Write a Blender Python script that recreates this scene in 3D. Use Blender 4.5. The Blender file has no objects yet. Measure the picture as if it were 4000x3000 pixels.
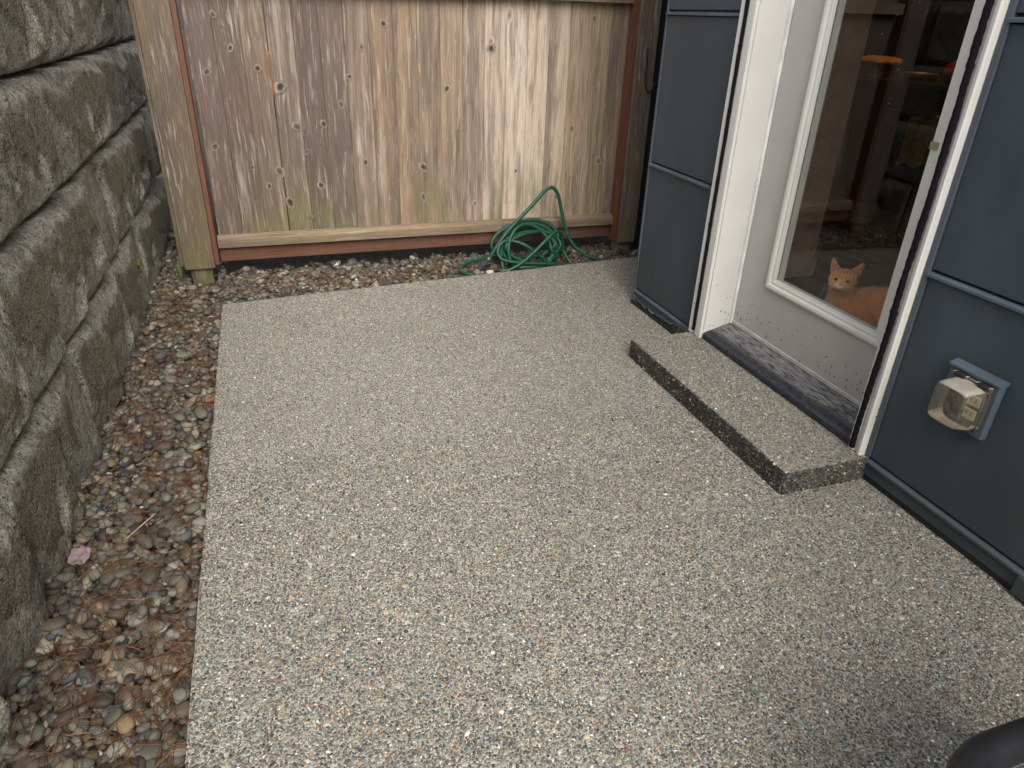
import bpy, bmesh, math, random
import numpy as np
from mathutils import Vector, Matrix
rad = math.radians
random.seed(7); rng = np.random.default_rng(7)
S = bpy.context.scene
C = S.collection

# ------------------------------------------------------------------ camera
cam = bpy.data.cameras.new('camera'); camo = bpy.data.objects.new('camera', cam); C.objects.link(camo)
S.camera = camo
CAMH = 1.5
# rows: world X (along the fence), Y (towards the fence), Z in camera axes (right, down, forward)
RC = np.array([[0.94768070, -0.12291115, 0.29460844], [-0.31770052, -0.45308963, 0.83293227], [0.03110737, -0.88295110, -0.46843323]])
camo.matrix_world = Matrix([[RC[0, 0], -RC[0, 1], -RC[0, 2], 0], [RC[1, 0], -RC[1, 1], -RC[1, 2], 0], [RC[2, 0], -RC[2, 1], -RC[2, 2], CAMH], [0, 0, 0, 1]])
cam.sensor_width = 36; cam.lens = 24.47; cam.clip_start = 0.02; cam.clip_end = 500
# ------------------------------------------------------------------ sky and sun (overcast)
W = bpy.data.worlds.new('World'); S.world = W; W.use_nodes = True
nt = W.node_tree; nt.nodes.clear()
sky = nt.nodes.new('ShaderNodeTexSky'); sky.sky_type = 'NISHITA'; sky.sun_disc = False
SUN_EL, SUN_AZ = 44, 180            # azimuth clockwise from +Y: behind the camera, a little to the right
sky.sun_elevation = rad(SUN_EL); sky.sun_rotation = rad(SUN_AZ); sky.dust_density = 4; sky.air_density = 1.0
hs = nt.nodes.new('ShaderNodeHueSaturation'); hs.inputs['Saturation'].default_value = 0.3
bg = nt.nodes.new('ShaderNodeBackground'); bg.inputs[1].default_value = 0.15
wo = nt.nodes.new('ShaderNodeOutputWorld')
nt.links.new(sky.outputs[0], hs.inputs['Color']); nt.links.new(hs.outputs[0], bg.inputs[0]); nt.links.new(bg.outputs[0], wo.inputs[0])
sl = bpy.data.lights.new('sun', 'SUN'); sl.energy = 1.4; sl.angle = rad(45); sl.color = (1, 0.95, 0.87)
so = bpy.data.objects.new('sun', sl); C.objects.link(so)
d = Vector((math.sin(rad(SUN_AZ)) * math.cos(rad(SUN_EL)), math.cos(rad(SUN_AZ)) * math.cos(rad(SUN_EL)), math.sin(rad(SUN_EL))))
so.rotation_euler = d.to_track_quat('Z', 'Y').to_euler(); so.location = d * 20
S.view_settings.view_transform = 'Standard'; S.view_settings.look = 'None'; S.view_settings.gamma = 1
S.view_settings.exposure = 0.95
S.cycles.max_bounces = 8; S.cycles.transparent_max_bounces = 12; S.cycles.use_denoising = True; S.cycles.denoising_prefilter = 'NONE'

# ------------------------------------------------------------------ helpers
def link(o, parent=None):
    C.objects.link(o)
    if parent: o.parent = parent
    return o
def empty(name, loc=(0, 0, 0), parent=None):
    o = bpy.data.objects.new(name, None); o.location = loc; o.empty_display_size = .1
    return link(o, parent)
def tag(o, label=None, cat=None, group=None, kind=None):
    if label: o['label'] = label
    if cat: o['category'] = cat
    if group: o['group'] = group
    if kind: o['kind'] = kind
    return o
def mesh_obj(name, v, f, m, parent=None, smooth=False, col=None):
    me = bpy.data.meshes.new(name); me.from_pydata([tuple(p) for p in v], [], [tuple(q) for q in f])
    me.materials.append(m)
    if smooth: me.polygons.foreach_set('use_smooth', [True] * len(me.polygons))
    if col is not None: set_col(me, col)
    me.update()
    return link(bpy.data.objects.new(name, me), parent)
def set_col(me, col):
    a = me.color_attributes.new('Col', 'FLOAT_COLOR', 'POINT')
    c = np.ones((len(me.vertices), 4), np.float32); c[:, :3] = col
    a.data.foreach_set('color', c.ravel())
def tri_mesh(name, V, F, m, parent=None, col=None, smooth=True):
    me = bpy.data.meshes.new(name)
    V = np.asarray(V, np.float32); F = np.asarray(F, np.int32); n = len(F)
    me.vertices.add(len(V)); me.vertices.foreach_set('co', V.ravel())
    me.loops.add(n * 3); me.loops.foreach_set('vertex_index', F.ravel())
    me.polygons.add(n); me.polygons.foreach_set('loop_start', np.arange(0, n * 3, 3, dtype=np.int32))
    me.polygons.foreach_set('use_smooth', np.full(n, smooth))
    me.update(calc_edges=True)
    if col is not None: set_col(me, col)
    me.materials.append(m)
    return link(bpy.data.objects.new(name, me), parent)
def box_bm(bm, x0, x1, y0, y1, z0, z1, bev=0, seg=2):
    r = bmesh.ops.create_cube(bm, size=1)
    for v in r['verts']:
        v.co = Vector(((x0 + x1) / 2 + v.co.x * (x1 - x0), (y0 + y1) / 2 + v.co.y * (y1 - y0), (z0 + z1) / 2 + v.co.z * (z1 - z0)))
    if bev: bmesh.ops.bevel(bm, geom=list({e for v in r['verts'] for e in v.link_edges}), offset=bev, segments=seg, affect='EDGES', profile=.5)
def bm_obj(name, bm, m, parent=None, smooth=False):
    me = bpy.data.meshes.new(name); bm.to_mesh(me); bm.free(); me.materials.append(m)
    if smooth: me.polygons.foreach_set('use_smooth', [True] * len(me.polygons))
    return link(bpy.data.objects.new(name, me), parent)
def box(name, x0, x1, y0, y1, z0, z1, m, parent=None, bev=.003, seg=2):
    bm = bmesh.new(); box_bm(bm, x0, x1, y0, y1, z0, z1, bev, seg)
    return bm_obj(name, bm, m, parent)
def prism(name, prof, axis, a, b, m, parent=None):
    """profile (2-D, ccw) swept along an axis from a to b; for 'y' profile is (x, z), for 'x' it is (y, z), for 'z' (x, y)"""
    n = len(prof)
    def P(p, t): return {'y': (p[0], t, p[1]), 'x': (t, p[0], p[1]), 'z': (p[0], p[1], t)}[axis]
    v = [P(p, a) for p in prof] + [P(p, b) for p in prof]
    f = [(i, (i + 1) % n, n + (i + 1) % n, n + i) for i in range(n)] + [tuple(range(n))[::-1], tuple(range(n, 2 * n))]
    o = mesh_obj(name, v, f, m, parent)
    bm = bmesh.new(); bm.from_mesh(o.data); bmesh.ops.recalc_face_normals(bm, faces=bm.faces); bm.to_mesh(o.data); bm.free()
    return o
def catmull(pts, n=10, closed=False):
    P = [Vector(p) for p in pts]
    if not closed: P = [P[0] * 2 - P[1]] + P + [P[-1] * 2 - P[-2]]
    out = []
    rng_ = range(1, len(P) - 2) if not closed else range(len(P))
    for i in rng_:
        p0, p1, p2, p3 = (P[(i + k - 1) % len(P)] for k in range(4))
        for j in range(n):
            t = j / n
            out.append(0.5 * ((2 * p1) + (-p0 + p2) * t + (2 * p0 - 5 * p1 + 4 * p2 - p3) * t * t + (-p0 + 3 * p1 - 3 * p2 + p3) * t ** 3))
    if not closed: out.append(P[-2])
    return out
def tube_arrays(pts, r, sides=8, closed=False, rf=None):
    pts = [Vector(p) for p in pts]; n = len(pts)
    v, f = [], []
    up = None
    for i, p in enumerate(pts):
        a = pts[(i - 1) % n] if closed or i > 0 else p
        b = pts[(i + 1) % n] if closed or i < n - 1 else p
        t = (b - a).normalized()
        if up is None:
            up = t.cross(Vector((0, 0, 1)))
            if up.length < .1: up = t.cross(Vector((1, 0, 0)))
            up.normalize()
        up = (up - t * up.dot(t)).normalized(); w = t.cross(up)
        rr = rf(i / (n - 1)) * r if rf else r
        for k in range(sides):
            an = 2 * math.pi * k / sides
            v.append(p + (up * math.cos(an) + w * math.sin(an)) * rr)
    m = n if closed else n - 1
    for i in range(m):
        for k in range(sides):
            f.append((i * sides + k, i * sides + (k + 1) % sides, ((i + 1) % n) * sides + (k + 1) % sides, ((i + 1) % n) * sides + k))
    if not closed:
        f.append(tuple(range(sides))[::-1]); f.append(tuple(range((n - 1) * sides, n * sides)))
    return v, f
def tube(name, pts, r, m, parent=None, sides=10, closed=False, rf=None):
    v, f = tube_arrays(pts, r, sides, closed, rf)
    return mesh_obj(name, v, f, m, parent, smooth=True)
def sharpen(o, deg):
    b = bmesh.new(); b.from_mesh(o.data); bmesh.ops.recalc_face_normals(b, faces=b.faces)
    for e in b.edges:
        if len(e.link_faces) == 2 and e.calc_face_angle() > rad(deg): e.smooth = False
    b.to_mesh(o.data); b.free(); return o
def proj(p):
    c = RC.T @ (np.asarray(p, float).T - np.array([[0], [0], [CAMH]]) if np.ndim(p) == 2 else np.asarray(p, float) - np.array([0, 0, CAMH]))
    F = 24.47 / 36 * 1024
    return 512 + F * c[0] / c[2], 384 + F * c[1] / c[2], c[2]

# ------------------------------------------------------------------ material helpers
class NB:
    def __init__(s, name, rough=.8, spec=.5):
        s.m = bpy.data.materials.new(name); s.m.use_nodes = True
        s.t = s.m.node_tree; s.b = s.t.nodes['Principled BSDF']; s.out = s.t.nodes['Material Output']
        s.b.inputs['Roughness'].default_value = rough; s.b.inputs['Specular IOR Level'].default_value = spec
        s._c = {}
    def n(s, typ, **k):
        o = s.t.nodes.new(typ)
        for a, b in k.items(): setattr(o, a, b)
        return o
    def l(s, a, b): s.t.links.new(a, b)
    def inp(s, sock, v):
        if hasattr(v, 'is_output'): s.l(v, sock)
        elif isinstance(v, tuple): sock.default_value = v if len(v) == len(sock.default_value) else v + (1,)
        else: sock.default_value = v
    def coord(s, kind='Object'):
        if kind not in s._c: s._c[kind] = s.n('ShaderNodeTexCoord').outputs[kind]
        return s._c[kind]
    def objinfo(s, w='Random'): return s.n('ShaderNodeObjectInfo').outputs[w]
    def vm(s, op, a, b):
        o = s.n('ShaderNodeVectorMath', operation=op); s.inp(o.inputs[0], a)
        if op == 'SCALE': s.inp(o.inputs[3], b)
        else: s.inp(o.inputs[1], b)
        return o.outputs[0]
    def ma(s, op, a, b=0., c=None, clamp=False):
        o = s.n('ShaderNodeMath', operation=op, use_clamp=clamp); s.inp(o.inputs[0], a); s.inp(o.inputs[1], b)
        if c is not None: s.inp(o.inputs[2], c)
        return o.outputs[0]
    def noise(s, vec, scale=5., detail=4., rough=.55, dist=0.):
        o = s.n('ShaderNodeTexNoise'); s.l(vec, o.inputs['Vector'])
        s.inp(o.inputs['Scale'], scale); s.inp(o.inputs['Detail'], detail); s.inp(o.inputs['Roughness'], rough); s.inp(o.inputs['Distortion'], dist)
        return o.outputs['Fac']
    def voro(s, vec, scale=5., feat='F1', out='Distance', rnd=1.):
        o = s.n('ShaderNodeTexVoronoi', feature=feat); s.l(vec, o.inputs['Vector']); s.inp(o.inputs['Scale'], scale); s.inp(o.inputs['Randomness'], rnd)
        return o.outputs[out]
    def ss(s, v, a, b, lo=0., hi=1.):
        o = s.n('ShaderNodeMapRange', interpolation_type='SMOOTHSTEP'); s.inp(o.inputs[0], v); s.inp(o.inputs[1], a); s.inp(o.inputs[2], b); s.inp(o.inputs[3], lo); s.inp(o.inputs[4], hi)
        return o.outputs[0]
    def mix(s, fac, a, b, mode='MIX'):
        o = s.n('ShaderNodeMix', data_type='RGBA', blend_type=mode); s.inp(o.inputs[0], fac); s.inp(o.inputs[6], a); s.inp(o.inputs[7], b)
        return o.outputs[2]
    def ramp(s, fac, stops):
        o = s.n('ShaderNodeValToRGB'); s.inp(o.inputs[0], fac); e = o.color_ramp.elements
        while len(e) < len(stops): e.new(.5)
        for q, (p, c) in zip(e, stops): q.position = p; q.color = tuple(c) + (1,)
        return o.outputs[0]
    def attr(s, name): return s.n('ShaderNodeAttribute', attribute_name=name).outputs['Color']
    def sep(s, vec):
        o = s.n('ShaderNodeSeparateXYZ'); s.l(vec, o.inputs[0]); return o.outputs
    def geo(s, w='Position'): return s.n('ShaderNodeNewGeometry').outputs[w]
    def color(s, c): s.inp(s.b.inputs['Base Color'], c); return s
    def bump(s, h, strength=.3, dist=.01):
        o = s.n('ShaderNodeBump'); s.inp(o.inputs['Strength'], strength); s.inp(o.inputs['Distance'], dist); s.l(h, o.inputs['Height']); s.l(o.outputs[0], s.b.inputs['Normal']); return s
    def rough(s, v): s.inp(s.b.inputs['Roughness'], v); return s

def mat_wood(name, stretch='z', moss=.6, pale=(.56, .49, .42), dark=(.085, .068, .060), pale_amt=.5, base=None, grain=1., band=.6):
    n = NB(name, .85, .25)
    off = n.ma('MULTIPLY', n.objinfo(), 83.)
    p = n.vm('ADD', n.coord(), off)
    sc = {'z': (1, 1, .03), 'x': (.03, 1, 1), 'y': (1, .03, 1)}[stretch]
    sm = {'z': (1, 1, .07), 'x': (.07, 1, 1), 'y': (1, .07, 1)}[stretch]
    wob = n.noise(n.vm('MULTIPLY', p, tuple(.5 if q < .1 else 1. for q in sc)), 7, 2)
    pw = n.vm('ADD', p, n.vm('SCALE', (1., 1., 0.) if stretch == 'z' else (0., 1., 1.), n.ma('MULTIPLY', wob, .035)))
    fine = n.noise(n.vm('MULTIPLY', pw, sc), 170, 6, .65)
    mid = n.noise(n.vm('MULTIPLY', pw, sm), 38, 5, .6)
    big = n.noise(n.vm('MULTIPLY', p, tuple(.3 if q < .1 else 1. for q in sc)), 9, 3)
    spl = n.noise(n.vm('MULTIPLY', pw, tuple(.06 if q < .1 else 1. for q in sc)), 60, 4, .6)
    col = base if base else n.objinfo('Color')
    bnd = n.noise(n.vm('MULTIPLY', pw, tuple(.035 if q < .1 else 1. for q in sc)), 17, 4, .6)
    col = n.mix(n.ss(n.ma('ADD', bnd, n.ma('MULTIPLY', big, .25)), .58, .74, 0, band), col, n.mix(.45, dark, (.16, .12, .10)))
    col = n.mix(n.ss(bnd, .45, .30, 0, band * .55), col, pale)
    col = n.mix(n.ss(mid, .46, .74, 0, .6), col, dark)
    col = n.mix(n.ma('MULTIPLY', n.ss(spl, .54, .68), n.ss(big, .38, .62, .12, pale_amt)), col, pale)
    col = n.mix(n.ss(fine, .36, .62, .3, 0.), col, dark)
    col = n.mix(n.ss(fine, .5, .75, 0., .22), col, pale)
    ks = n.n('ShaderNodeSeparateColor'); n.l(n.attr('Knot'), ks.inputs[0])
    col = n.mix(n.ma('MULTIPLY', ks.outputs[1], .8), col, pale); col = n.mix(ks.outputs[0], col, (.03, .02, .015))
    if moss:
        z = n.sep(n.geo())[2]
        g = n.ma('MULTIPLY', n.ss(z, .2, .75, 1., .0), n.ss(n.noise(n.vm('MULTIPLY', p, tuple(.35 if q < .1 else 1. for q in sc)), 8, 4), .42, .66))
        col = n.mix(n.ma('MULTIPLY', g, moss), col, (.15, .15, .05))
    n.color(col).bump(n.ma('ADD', n.ma('MULTIPLY', fine, .7), n.ma('MULTIPLY', mid, .6)), .55 * grain, .004)
    return n.m
def mat_plain(name, c, rough=.6, spec=.4, var=.12, scale=12., bump=.0, metal=0.):
    n = NB(name, rough, spec); k = n.noise(n.coord(), scale, 5)
    n.color(n.mix(n.ss(k, .3, .7, 0, 1), tuple(x * (1 - var) for x in c), tuple(min(1, x * (1 + var)) for x in c)))
    if bump: n.bump(n.noise(n.coord(), scale * 8, 4), bump, .003)
    n.b.inputs['Metallic'].default_value = metal
    return n.m

# siding paint: dark slate, dusty, faint streaks and tiny splashes
def mat_siding(name, c=(.047, .061, .074)):
    n = NB(name, .45, .35); P = n.geo()
    a = n.noise(n.vm('MULTIPLY', P, (1, 1, .35)), 3.2, 4); b = n.noise(P, 190, 3); z = n.sep(P)[2]
    col = n.mix(n.ss(a, .35, .68), tuple(x * .88 for x in c), tuple(x * 1.22 for x in c))
    col = n.mix(n.ma('MULTIPLY', n.ss(z, .02, .55, .5, 0), n.ss(n.noise(P, 5, 4), .35, .65)), col, (.06, .066, .052))
    sp = n.voro(P, 16); cell = n.sep(n.voro(P, 16, out='Color'))[0]
    dot = n.ma('MULTIPLY', n.ss(sp, .03, .055, 1, 0), n.ss(cell, .86, .9))
    col = n.mix(n.ma('MULTIPLY', dot, .55), col, (.35, .36, .34))
    n.color(col).bump(n.ma('ADD', b, n.ma('MULTIPLY', n.noise(P, 40, 3), 1.3)), .16, .002).rough(n.ss(a, .3, .7, .4, .58))
    return n.m
def mat_cream(name, c, dirt=.5, rough=.4):
    n = NB(name, rough, .4); P = n.geo(); z = n.sep(P)[2]
    col = n.mix(n.ss(n.noise(P, 6, 4), .35, .7), tuple(x * .95 for x in c), c)
    g = n.ma('MULTIPLY', n.ss(z, .1, .35, 1, .08), n.ss(n.noise(n.vm('MULTIPLY', P, (1, 1, .3)), 30, 5, .7), .56, .8))
    col = n.mix(n.ma('MULTIPLY', g, dirt), col, (.24, .23, .15))
    Pd = n.vm('ADD', P, n.vm('SCALE', (1., 1., 1.), n.ma('MULTIPLY', n.noise(P, 80, 2), .012)))
    v = n.voro(Pd, 42); cl = n.sep(n.voro(Pd, 42, out='Color'))[0]
    dot = n.ma('MULTIPLY', n.ss(v, n.ss(cl, .6, 1., .06, .16), n.ss(cl, .6, 1., .11, .22), 1, 0), n.ma('MULTIPLY', n.ss(cl, .66, .72), n.ss(z, .22, .5, 1, .0)))
    col = n.mix(n.ma('MULTIPLY', dot, .8), col, (.07, .065, .05))
    n.color(col).bump(n.noise(n.vm('MULTIPLY', P, (1, 1, .2)), 70, 3), .06, .002)
    return n.m
M = {}
M['siding'] = mat_siding('slate_siding')
M['slate_trim'] = mat_siding('slate_trim_paint', (.078, .100, .121))
M['cream'] = mat_cream('cream_trim_paint', (.70, .685, .635), .5)
M['door'] = mat_cream('grey_green_door_paint', (.47, .47, .43), .3)
M['lite'] = mat_cream('off_white_moulding', (.72, .71, .64), .5)
M['white'] = mat_plain('white_strip', (.8, .8, .79), .35)
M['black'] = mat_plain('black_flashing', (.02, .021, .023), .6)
M['rot'] = None
def mat_rot():
    n = NB('rotten_wood', .95, .2); P = n.geo()
    n.color(n.ramp(n.noise(P, 34, 5, .65), [(.3, (.04, .035, .022)), (.45, (.12, .11, .055)), (.58, (.21, .19, .12)), (.72, (.45, .44, .38))])).bump(n.noise(P, 60, 5), .8, .01)
    return n.m
M['rot'] = mat_rot()
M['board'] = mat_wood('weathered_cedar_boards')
M['rail'] = mat_wood('weathered_cedar_rail', 'x', .25, pale=(.52, .42, .32), base=(.27, .19, .13))
M['kick'] = mat_wood('red_stained_board', 'x', .0, pale=(.32, .17, .11), dark=(.06, .032, .024), base=(.14, .064, .042), pale_amt=.45)
M['redstrip'] = mat_wood('red_stained_strip', 'z', .0, pale=(.33, .14, .07), dark=(.1, .035, .02), base=(.15, .062, .033), pale_amt=.3, grain=.5)
M['raw'] = mat_plain('raw_orange_cedar', (.62, .22, .04), .8)  # strong orange puts sunlight into the colour of the strip behind the boards
M['knot'] = mat_plain('knot_dark', (.035, .024, .018), .8, var=.5, scale=90)
M['knot_mid'] = mat_plain('knot_brown', (.12, .08, .05), .8, var=.5, scale=90)
M['halo'] = mat_plain('knot_halo', (.36, .30, .24), .85, var=.35, scale=60)

# ------------------------------------------------------------------ ground
def mat_soil():
    n = NB('dark_soil', .95, .2); P = n.geo()
    n.color(n.mix(n.ss(n.noise(P, 30, 5), .35, .65), (.025, .02, .015), (.07, .05, .034))).bump(n.noise(P, 50, 5), .8, .02)
    return n.m
M['soil'] = mat_soil()
tag(mesh_obj('ground', [(-60, -60, -.14), (60, -60, -.14), (60, 60, -.14), (-60, 60, -.14)], [(0, 1, 2, 3)], M['soil']), kind='structure')

# ------------------------------------------------------------------ patio slab of exposed aggregate
def mat_matrix():
    n = NB('cement_matrix', .9, .25); P = n.geo()
    a = n.noise(P, 420, 3, .6); b = n.noise(P, 1.3, 4); c = n.noise(P, 90, 4)
    col = n.mix(n.ss(a, .35, .65), (.36, .345, .305), (.68, .655, .60))
    gr_ = n.sep(n.voro(P, 330, out='Color')); col = n.mix(n.ss(gr_[0], .45, .9, 0, .8), col, n.mix(gr_[1], (.05, .048, .045), (.3, .25, .18)))
    col = n.mix(n.ss(c, .5, .72, 0, .35), col, (.17, .155, .125))
    col = n.mix(n.ss(b, .42, .72, 0, .3), col, (.17, .16, .135))
    # algae near the house corner
    x, y, z = n.sep(P)
    al = n.ma('MULTIPLY', n.ma('MULTIPLY', n.ss(x, 1.72, 1.93), n.ss(y, 2.75, 3.1)), n.ss(n.noise(P, 14, 4), .4, .65))
    col = n.mix(n.ma('MULTIPLY', al, .55), col, (.14, .16, .06))
    n.color(col).bump(n.ma('ADD', a, n.ma('MULTIPLY', c, .6)), .7, .003)
    return n.m
def mat_peb(name, attr=True, rough=.55):
    n = NB(name, rough, .4)
    base = n.attr('Col') if attr else n.objinfo('Color')
    p = n.coord() if attr else n.vm('ADD', n.coord(), n.ma('MULTIPLY', n.objinfo(), 57.))
    k = n.noise(p, 150 if attr else 26, 4, .6); s = n.noise(p, 400 if attr else 120, 3, .6)
    col = n.mix(n.ss(k, .35, .68, 0, .5 if attr else .6), base, n.mix(.4 if attr else .55, base, (.02, .018, .015)))
    col = n.mix(n.ss(s, .58, .75, 0, .3), col, (.42, .4, .35))
    if attr: W_ = n.noise(n.geo(), 1.7, 5, .6); col = n.mix(n.ss(W_, .5, .72, 0, .16), col, (.05, .046, .038))
    n.color(col).bump(n.ma('ADD', s, k), .25, .003)
    return n.m
M['matrix'] = mat_matrix(); M['agg'] = mat_peb('aggregate_pebbles'); M['gravel'] = mat_peb('river_gravel', rough=.6); M['pebble'] = mat_peb('river_pebble', False, .58)
FAR0, FAR1 = (-.338, 4.014), (2.75, 4.31)       # far edge of the patio, not quite square to the fence
_e = lambda a, b, n_: [(a[0] + (b[0] - a[0]) * t + random.uniform(-.0022, .0016), a[1] + (b[1] - a[1]) * t + random.uniform(-.0022, .0022)) for t in np.linspace(0, 1, n_)[1:-1]]
px = [(-.338, -4), (2.2, -4), (2.2, 3.3), (2.75, 3.3), FAR1] + _e(FAR1, FAR0, 36) + [FAR0] + _e(FAR0, (-.338, .8), 40) + [(-.338, .8)]
patio = prism('patio', px, 'z', -.13, 0, M['matrix'])
bm = bmesh.new(); bm.from_mesh(patio.data)
bmesh.ops.bevel(bm, geom=[e for e in bm.edges if all(v.co.z > -.01 for v in e.verts)], offset=.006, segments=2, affect='EDGES')
bm.to_mesh(patio.data); bm.free()
tag(patio, kind='structure')

AGG = np.array([(.20, .185, .15), (.26, .245, .205), (.13, .125, .105), (.19, .195, .18), (.15, .11, .075), (.055, .058, .066), (.032, .036, .046), (.26, .15, .07), (.34, .31, .25), (.17, .20, .195), (.13, .065, .045), (.48, .47, .43), (.44, .31, .17), (.075, .105, .11), (.20, .19, .13), (.7, .7, .68), (.10, .075, .05), (.11, .125, .095), (.30, .24, .20)])
AGW = np.array([11, 10, 11, 10, 8, 8, 6, 2.5, 6, 6, 3, 2.5, 1.2, 6, 9, .3, 7, 8, 3.5]); AGW /= AGW.sum()
def dome_field(pos, r, basis, colmul=1., hi=None, hm_=1.):
    """low domes (pebbles set in cement) at pos (n,3) with radii r; basis = (u, v, normal); hi marks the finer ones"""
    u, v, w = (np.array(b, float) for b in basis)
    Vs, Fs, Cs = [], [], []; base = 0
    for flag in (True, False):
        idx = np.where(hi == flag)[0] if hi is not None else (np.arange(len(pos)) if flag else np.array([], int))
        if not len(idx): continue
        k = 6; n = len(idx); rr = r[idx][:, None]
        th = rng.uniform(0, 2 * np.pi, n)[:, None] + np.arange(k)[None] * 2 * np.pi / k + rng.normal(0, .16, (n, k))
        asp = rng.uniform(.62, 1., n)[:, None]; ph = rng.uniform(0, np.pi, n)[:, None]
        rad_ = rr * rng.uniform(.82, 1.16, (n, k))
        lx, ly = rad_ * np.cos(th), rad_ * np.sin(th) * asp
        X, Y = lx * np.cos(ph) - ly * np.sin(ph), lx * np.sin(ph) + ly * np.cos(ph)
        hgt = r[idx] * rng.uniform(.26, .6, n) * hm_
        P0 = pos[idx][:, None, :]
        ring0 = P0 + X[..., None] * u + Y[..., None] * v - .00015 * w
        tilt = rng.normal(0, .12, (n, 1)); 
        top = pos[idx] + hgt[:, None] * w
        if flag:
            ring1 = P0 + (X * .66)[..., None] * u + (Y * .66)[..., None] * v + (hgt[:, None] * .8 + tilt * X)[..., None] * w
            allv = np.concatenate([ring0, ring1, top[:, None]], 1); nv = 2 * k + 1
            f = []
            for i in range(k):
                j = (i + 1) % k
                f += [(i, j, k + j), (i, k + j, k + i), (k + i, k + j, 2 * k)]
        else:
            allv = np.concatenate([ring0, top[:, None]], 1); nv = k + 1
            f = [(i, (i + 1) % k, k) for i in range(k)]
        f = np.array(f)
        F = (f[None] + (np.arange(n) * nv)[:, None, None]).reshape(-1, 3) + base
        ci = rng.choice(len(AGG), n, p=AGW); col = AGG[ci] * rng.uniform(.8, 1.6, (n, 1)) * np.array([.98, .985, .97]) * colmul
        Cs.append(np.repeat(col, nv, 0)); Vs.append(allv.reshape(-1, 3)); Fs.append(F); base += n * nv
    return np.concatenate(Vs), np.concatenate(Fs), np.concatenate(Cs)
def pack(w, h, cell=.0016, small=True):
    """pebble centres and radii filling a w x h rectangle without much overlap: large, middle, then small ones"""
    nx, ny = int(w / cell) + 1, int(h / cell) + 1
    occ = np.zeros((nx, ny), bool); out = []
    for sp, r0, r1, keep in ((.024, .0054, .0078, .5), (.0050, .0027, .0050, 1.), (.0046, .0011, .0020, 1.)):
        if sp < .006 and not small: continue
        gx, gy = np.meshgrid(np.arange(0, w, sp), np.arange(0, h, sp), indexing='ij')
        x = (gx + rng.uniform(0, sp, gx.shape)).ravel(); y = (gy + rng.uniform(0, sp, gx.shape)).ravel()
        k = (rng.uniform(0, 1, len(x)) < keep) & (x < w) & (y < h); x, y = x[k], y[k]
        o = rng.permutation(len(x)); x, y = x[o], y[o]
        r = rng.uniform(r0, r1, len(x))
        ix, iy = (x / cell).astype(int), (y / cell).astype(int); ir = np.maximum(1, (r / cell * .92)).astype(int)
        if sp < .006:
            free = ~occ[ix, iy]; x, y, r = x[free], y[free], r[free]
            out.append((x, y, r)); continue
        ok = np.zeros(len(x), bool)
        for q in range(len(x)):
            a0, a1, b0, b1 = max(0, ix[q] - ir[q]), ix[q] + ir[q] + 1, max(0, iy[q] - ir[q]), iy[q] + ir[q] + 1
            c = occ[a0:a1, b0:b1]
            if occ[ix[q], iy[q]] or c.mean() > .3: continue
            c[...] = True; ok[q] = True
        out.append((x[ok], y[ok], r[ok]))
    return tuple(np.concatenate(k) for k in zip(*out))
gx, gy, gr = pack(2.346, 3.82)
pos = np.stack([gx - .336, gy + .48, np.zeros_like(gx)], 1)
hx, hy, hr = pack(.74, .84); pos = np.concatenate([pos, np.stack([hx + 2.01, hy + 3.46, np.zeros_like(hx)], 1)]); gr = np.concatenate([gr, hr])
edge = FAR0[1] + (pos[:, 0] - FAR0[0]) * (FAR1[1] - FAR0[1]) / (FAR1[0] - FAR0[0])
u_, v_, dz_ = proj(pos)
vis = (pos[:, 1] < edge - .003) & (u_ > -25) & (u_ < 1050) & (v_ < 800) & ((pos[:, 0] < 1.985) | (pos[:, 1] > 3.45))
vis &= ~((pos[:, 0] > 1.615) & (pos[:, 1] > 1.61) & (pos[:, 1] < 2.79))
vis &= (gr > .0026) | (rng.uniform(0, 1, len(gr)) < np.clip((3.3 - pos[:, 1]) / 1.1, 0, 1))
pos, gr = pos[vis], gr[vis]
V, F, K = dome_field(pos, gr, ((1, 0, 0), (0, 1, 0), (0, 0, 1)), hi=(gr > .0029) & (pos[:, 1] < 2.3))
tag(tri_mesh('aggregate', V, F, M['agg'], patio, K), kind='stuff')

# ------------------------------------------------------------------ concrete step
step = empty('concrete_step', (1.79, 2.2, 0))
tag(step, 'low exposed aggregate concrete step with dirty dark riser below the glazed door', 'step')
SX, SY0, SY1, SZ = 1.61, 1.604, 2.80, .095
def mat_riser():
    n = NB('stained_cement', .95, .2); P = n.geo()
    z = n.sep(P)[2]
    dirty = n.mix(n.ss(n.noise(P, 60, 5, .65), .35, .7), (.045, .037, .026), (.14, .12, .088))
    clean = n.mix(n.ss(n.noise(P, 420, 3), .35, .65), (.12, .11, .09), (.42, .40, .34))
    n.color(n.mix(n.ss(z, SZ - .014, SZ - .003), dirty, clean)).bump(n.noise(P, 200, 4), .8, .006)
    return n.m
M['riser'] = mat_riser()
o = box('slab', SX, 1.985, SY0, SY1, -.01, SZ, M['riser'], None, .008, 3); o.parent = step; o.matrix_parent_inverse = step.matrix_world.inverted()
def sub(o, p):      # parent keeping world coordinates
    o.parent = p; o.matrix_parent_inverse = Matrix.Translation(-Vector(p.location)) if p.type == 'EMPTY' else Matrix.Identity(4); return o
sub(o, step)
sx, sy, sr = pack(1.975 - SX - .002, SY1 - SY0 - .002)
V, F, K = dome_field(np.stack([sx + SX + .001, sy + SY0 + .001, np.full_like(sx, SZ - .0004)], 1), sr, ((1, 0, 0), (0, 1, 0), (0, 0, 1)), hi=sr > .0034)
sub(tag(tri_mesh('top_aggregate', V, F, M['agg'], None, K * 1.08), kind='stuff'), step)
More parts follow.
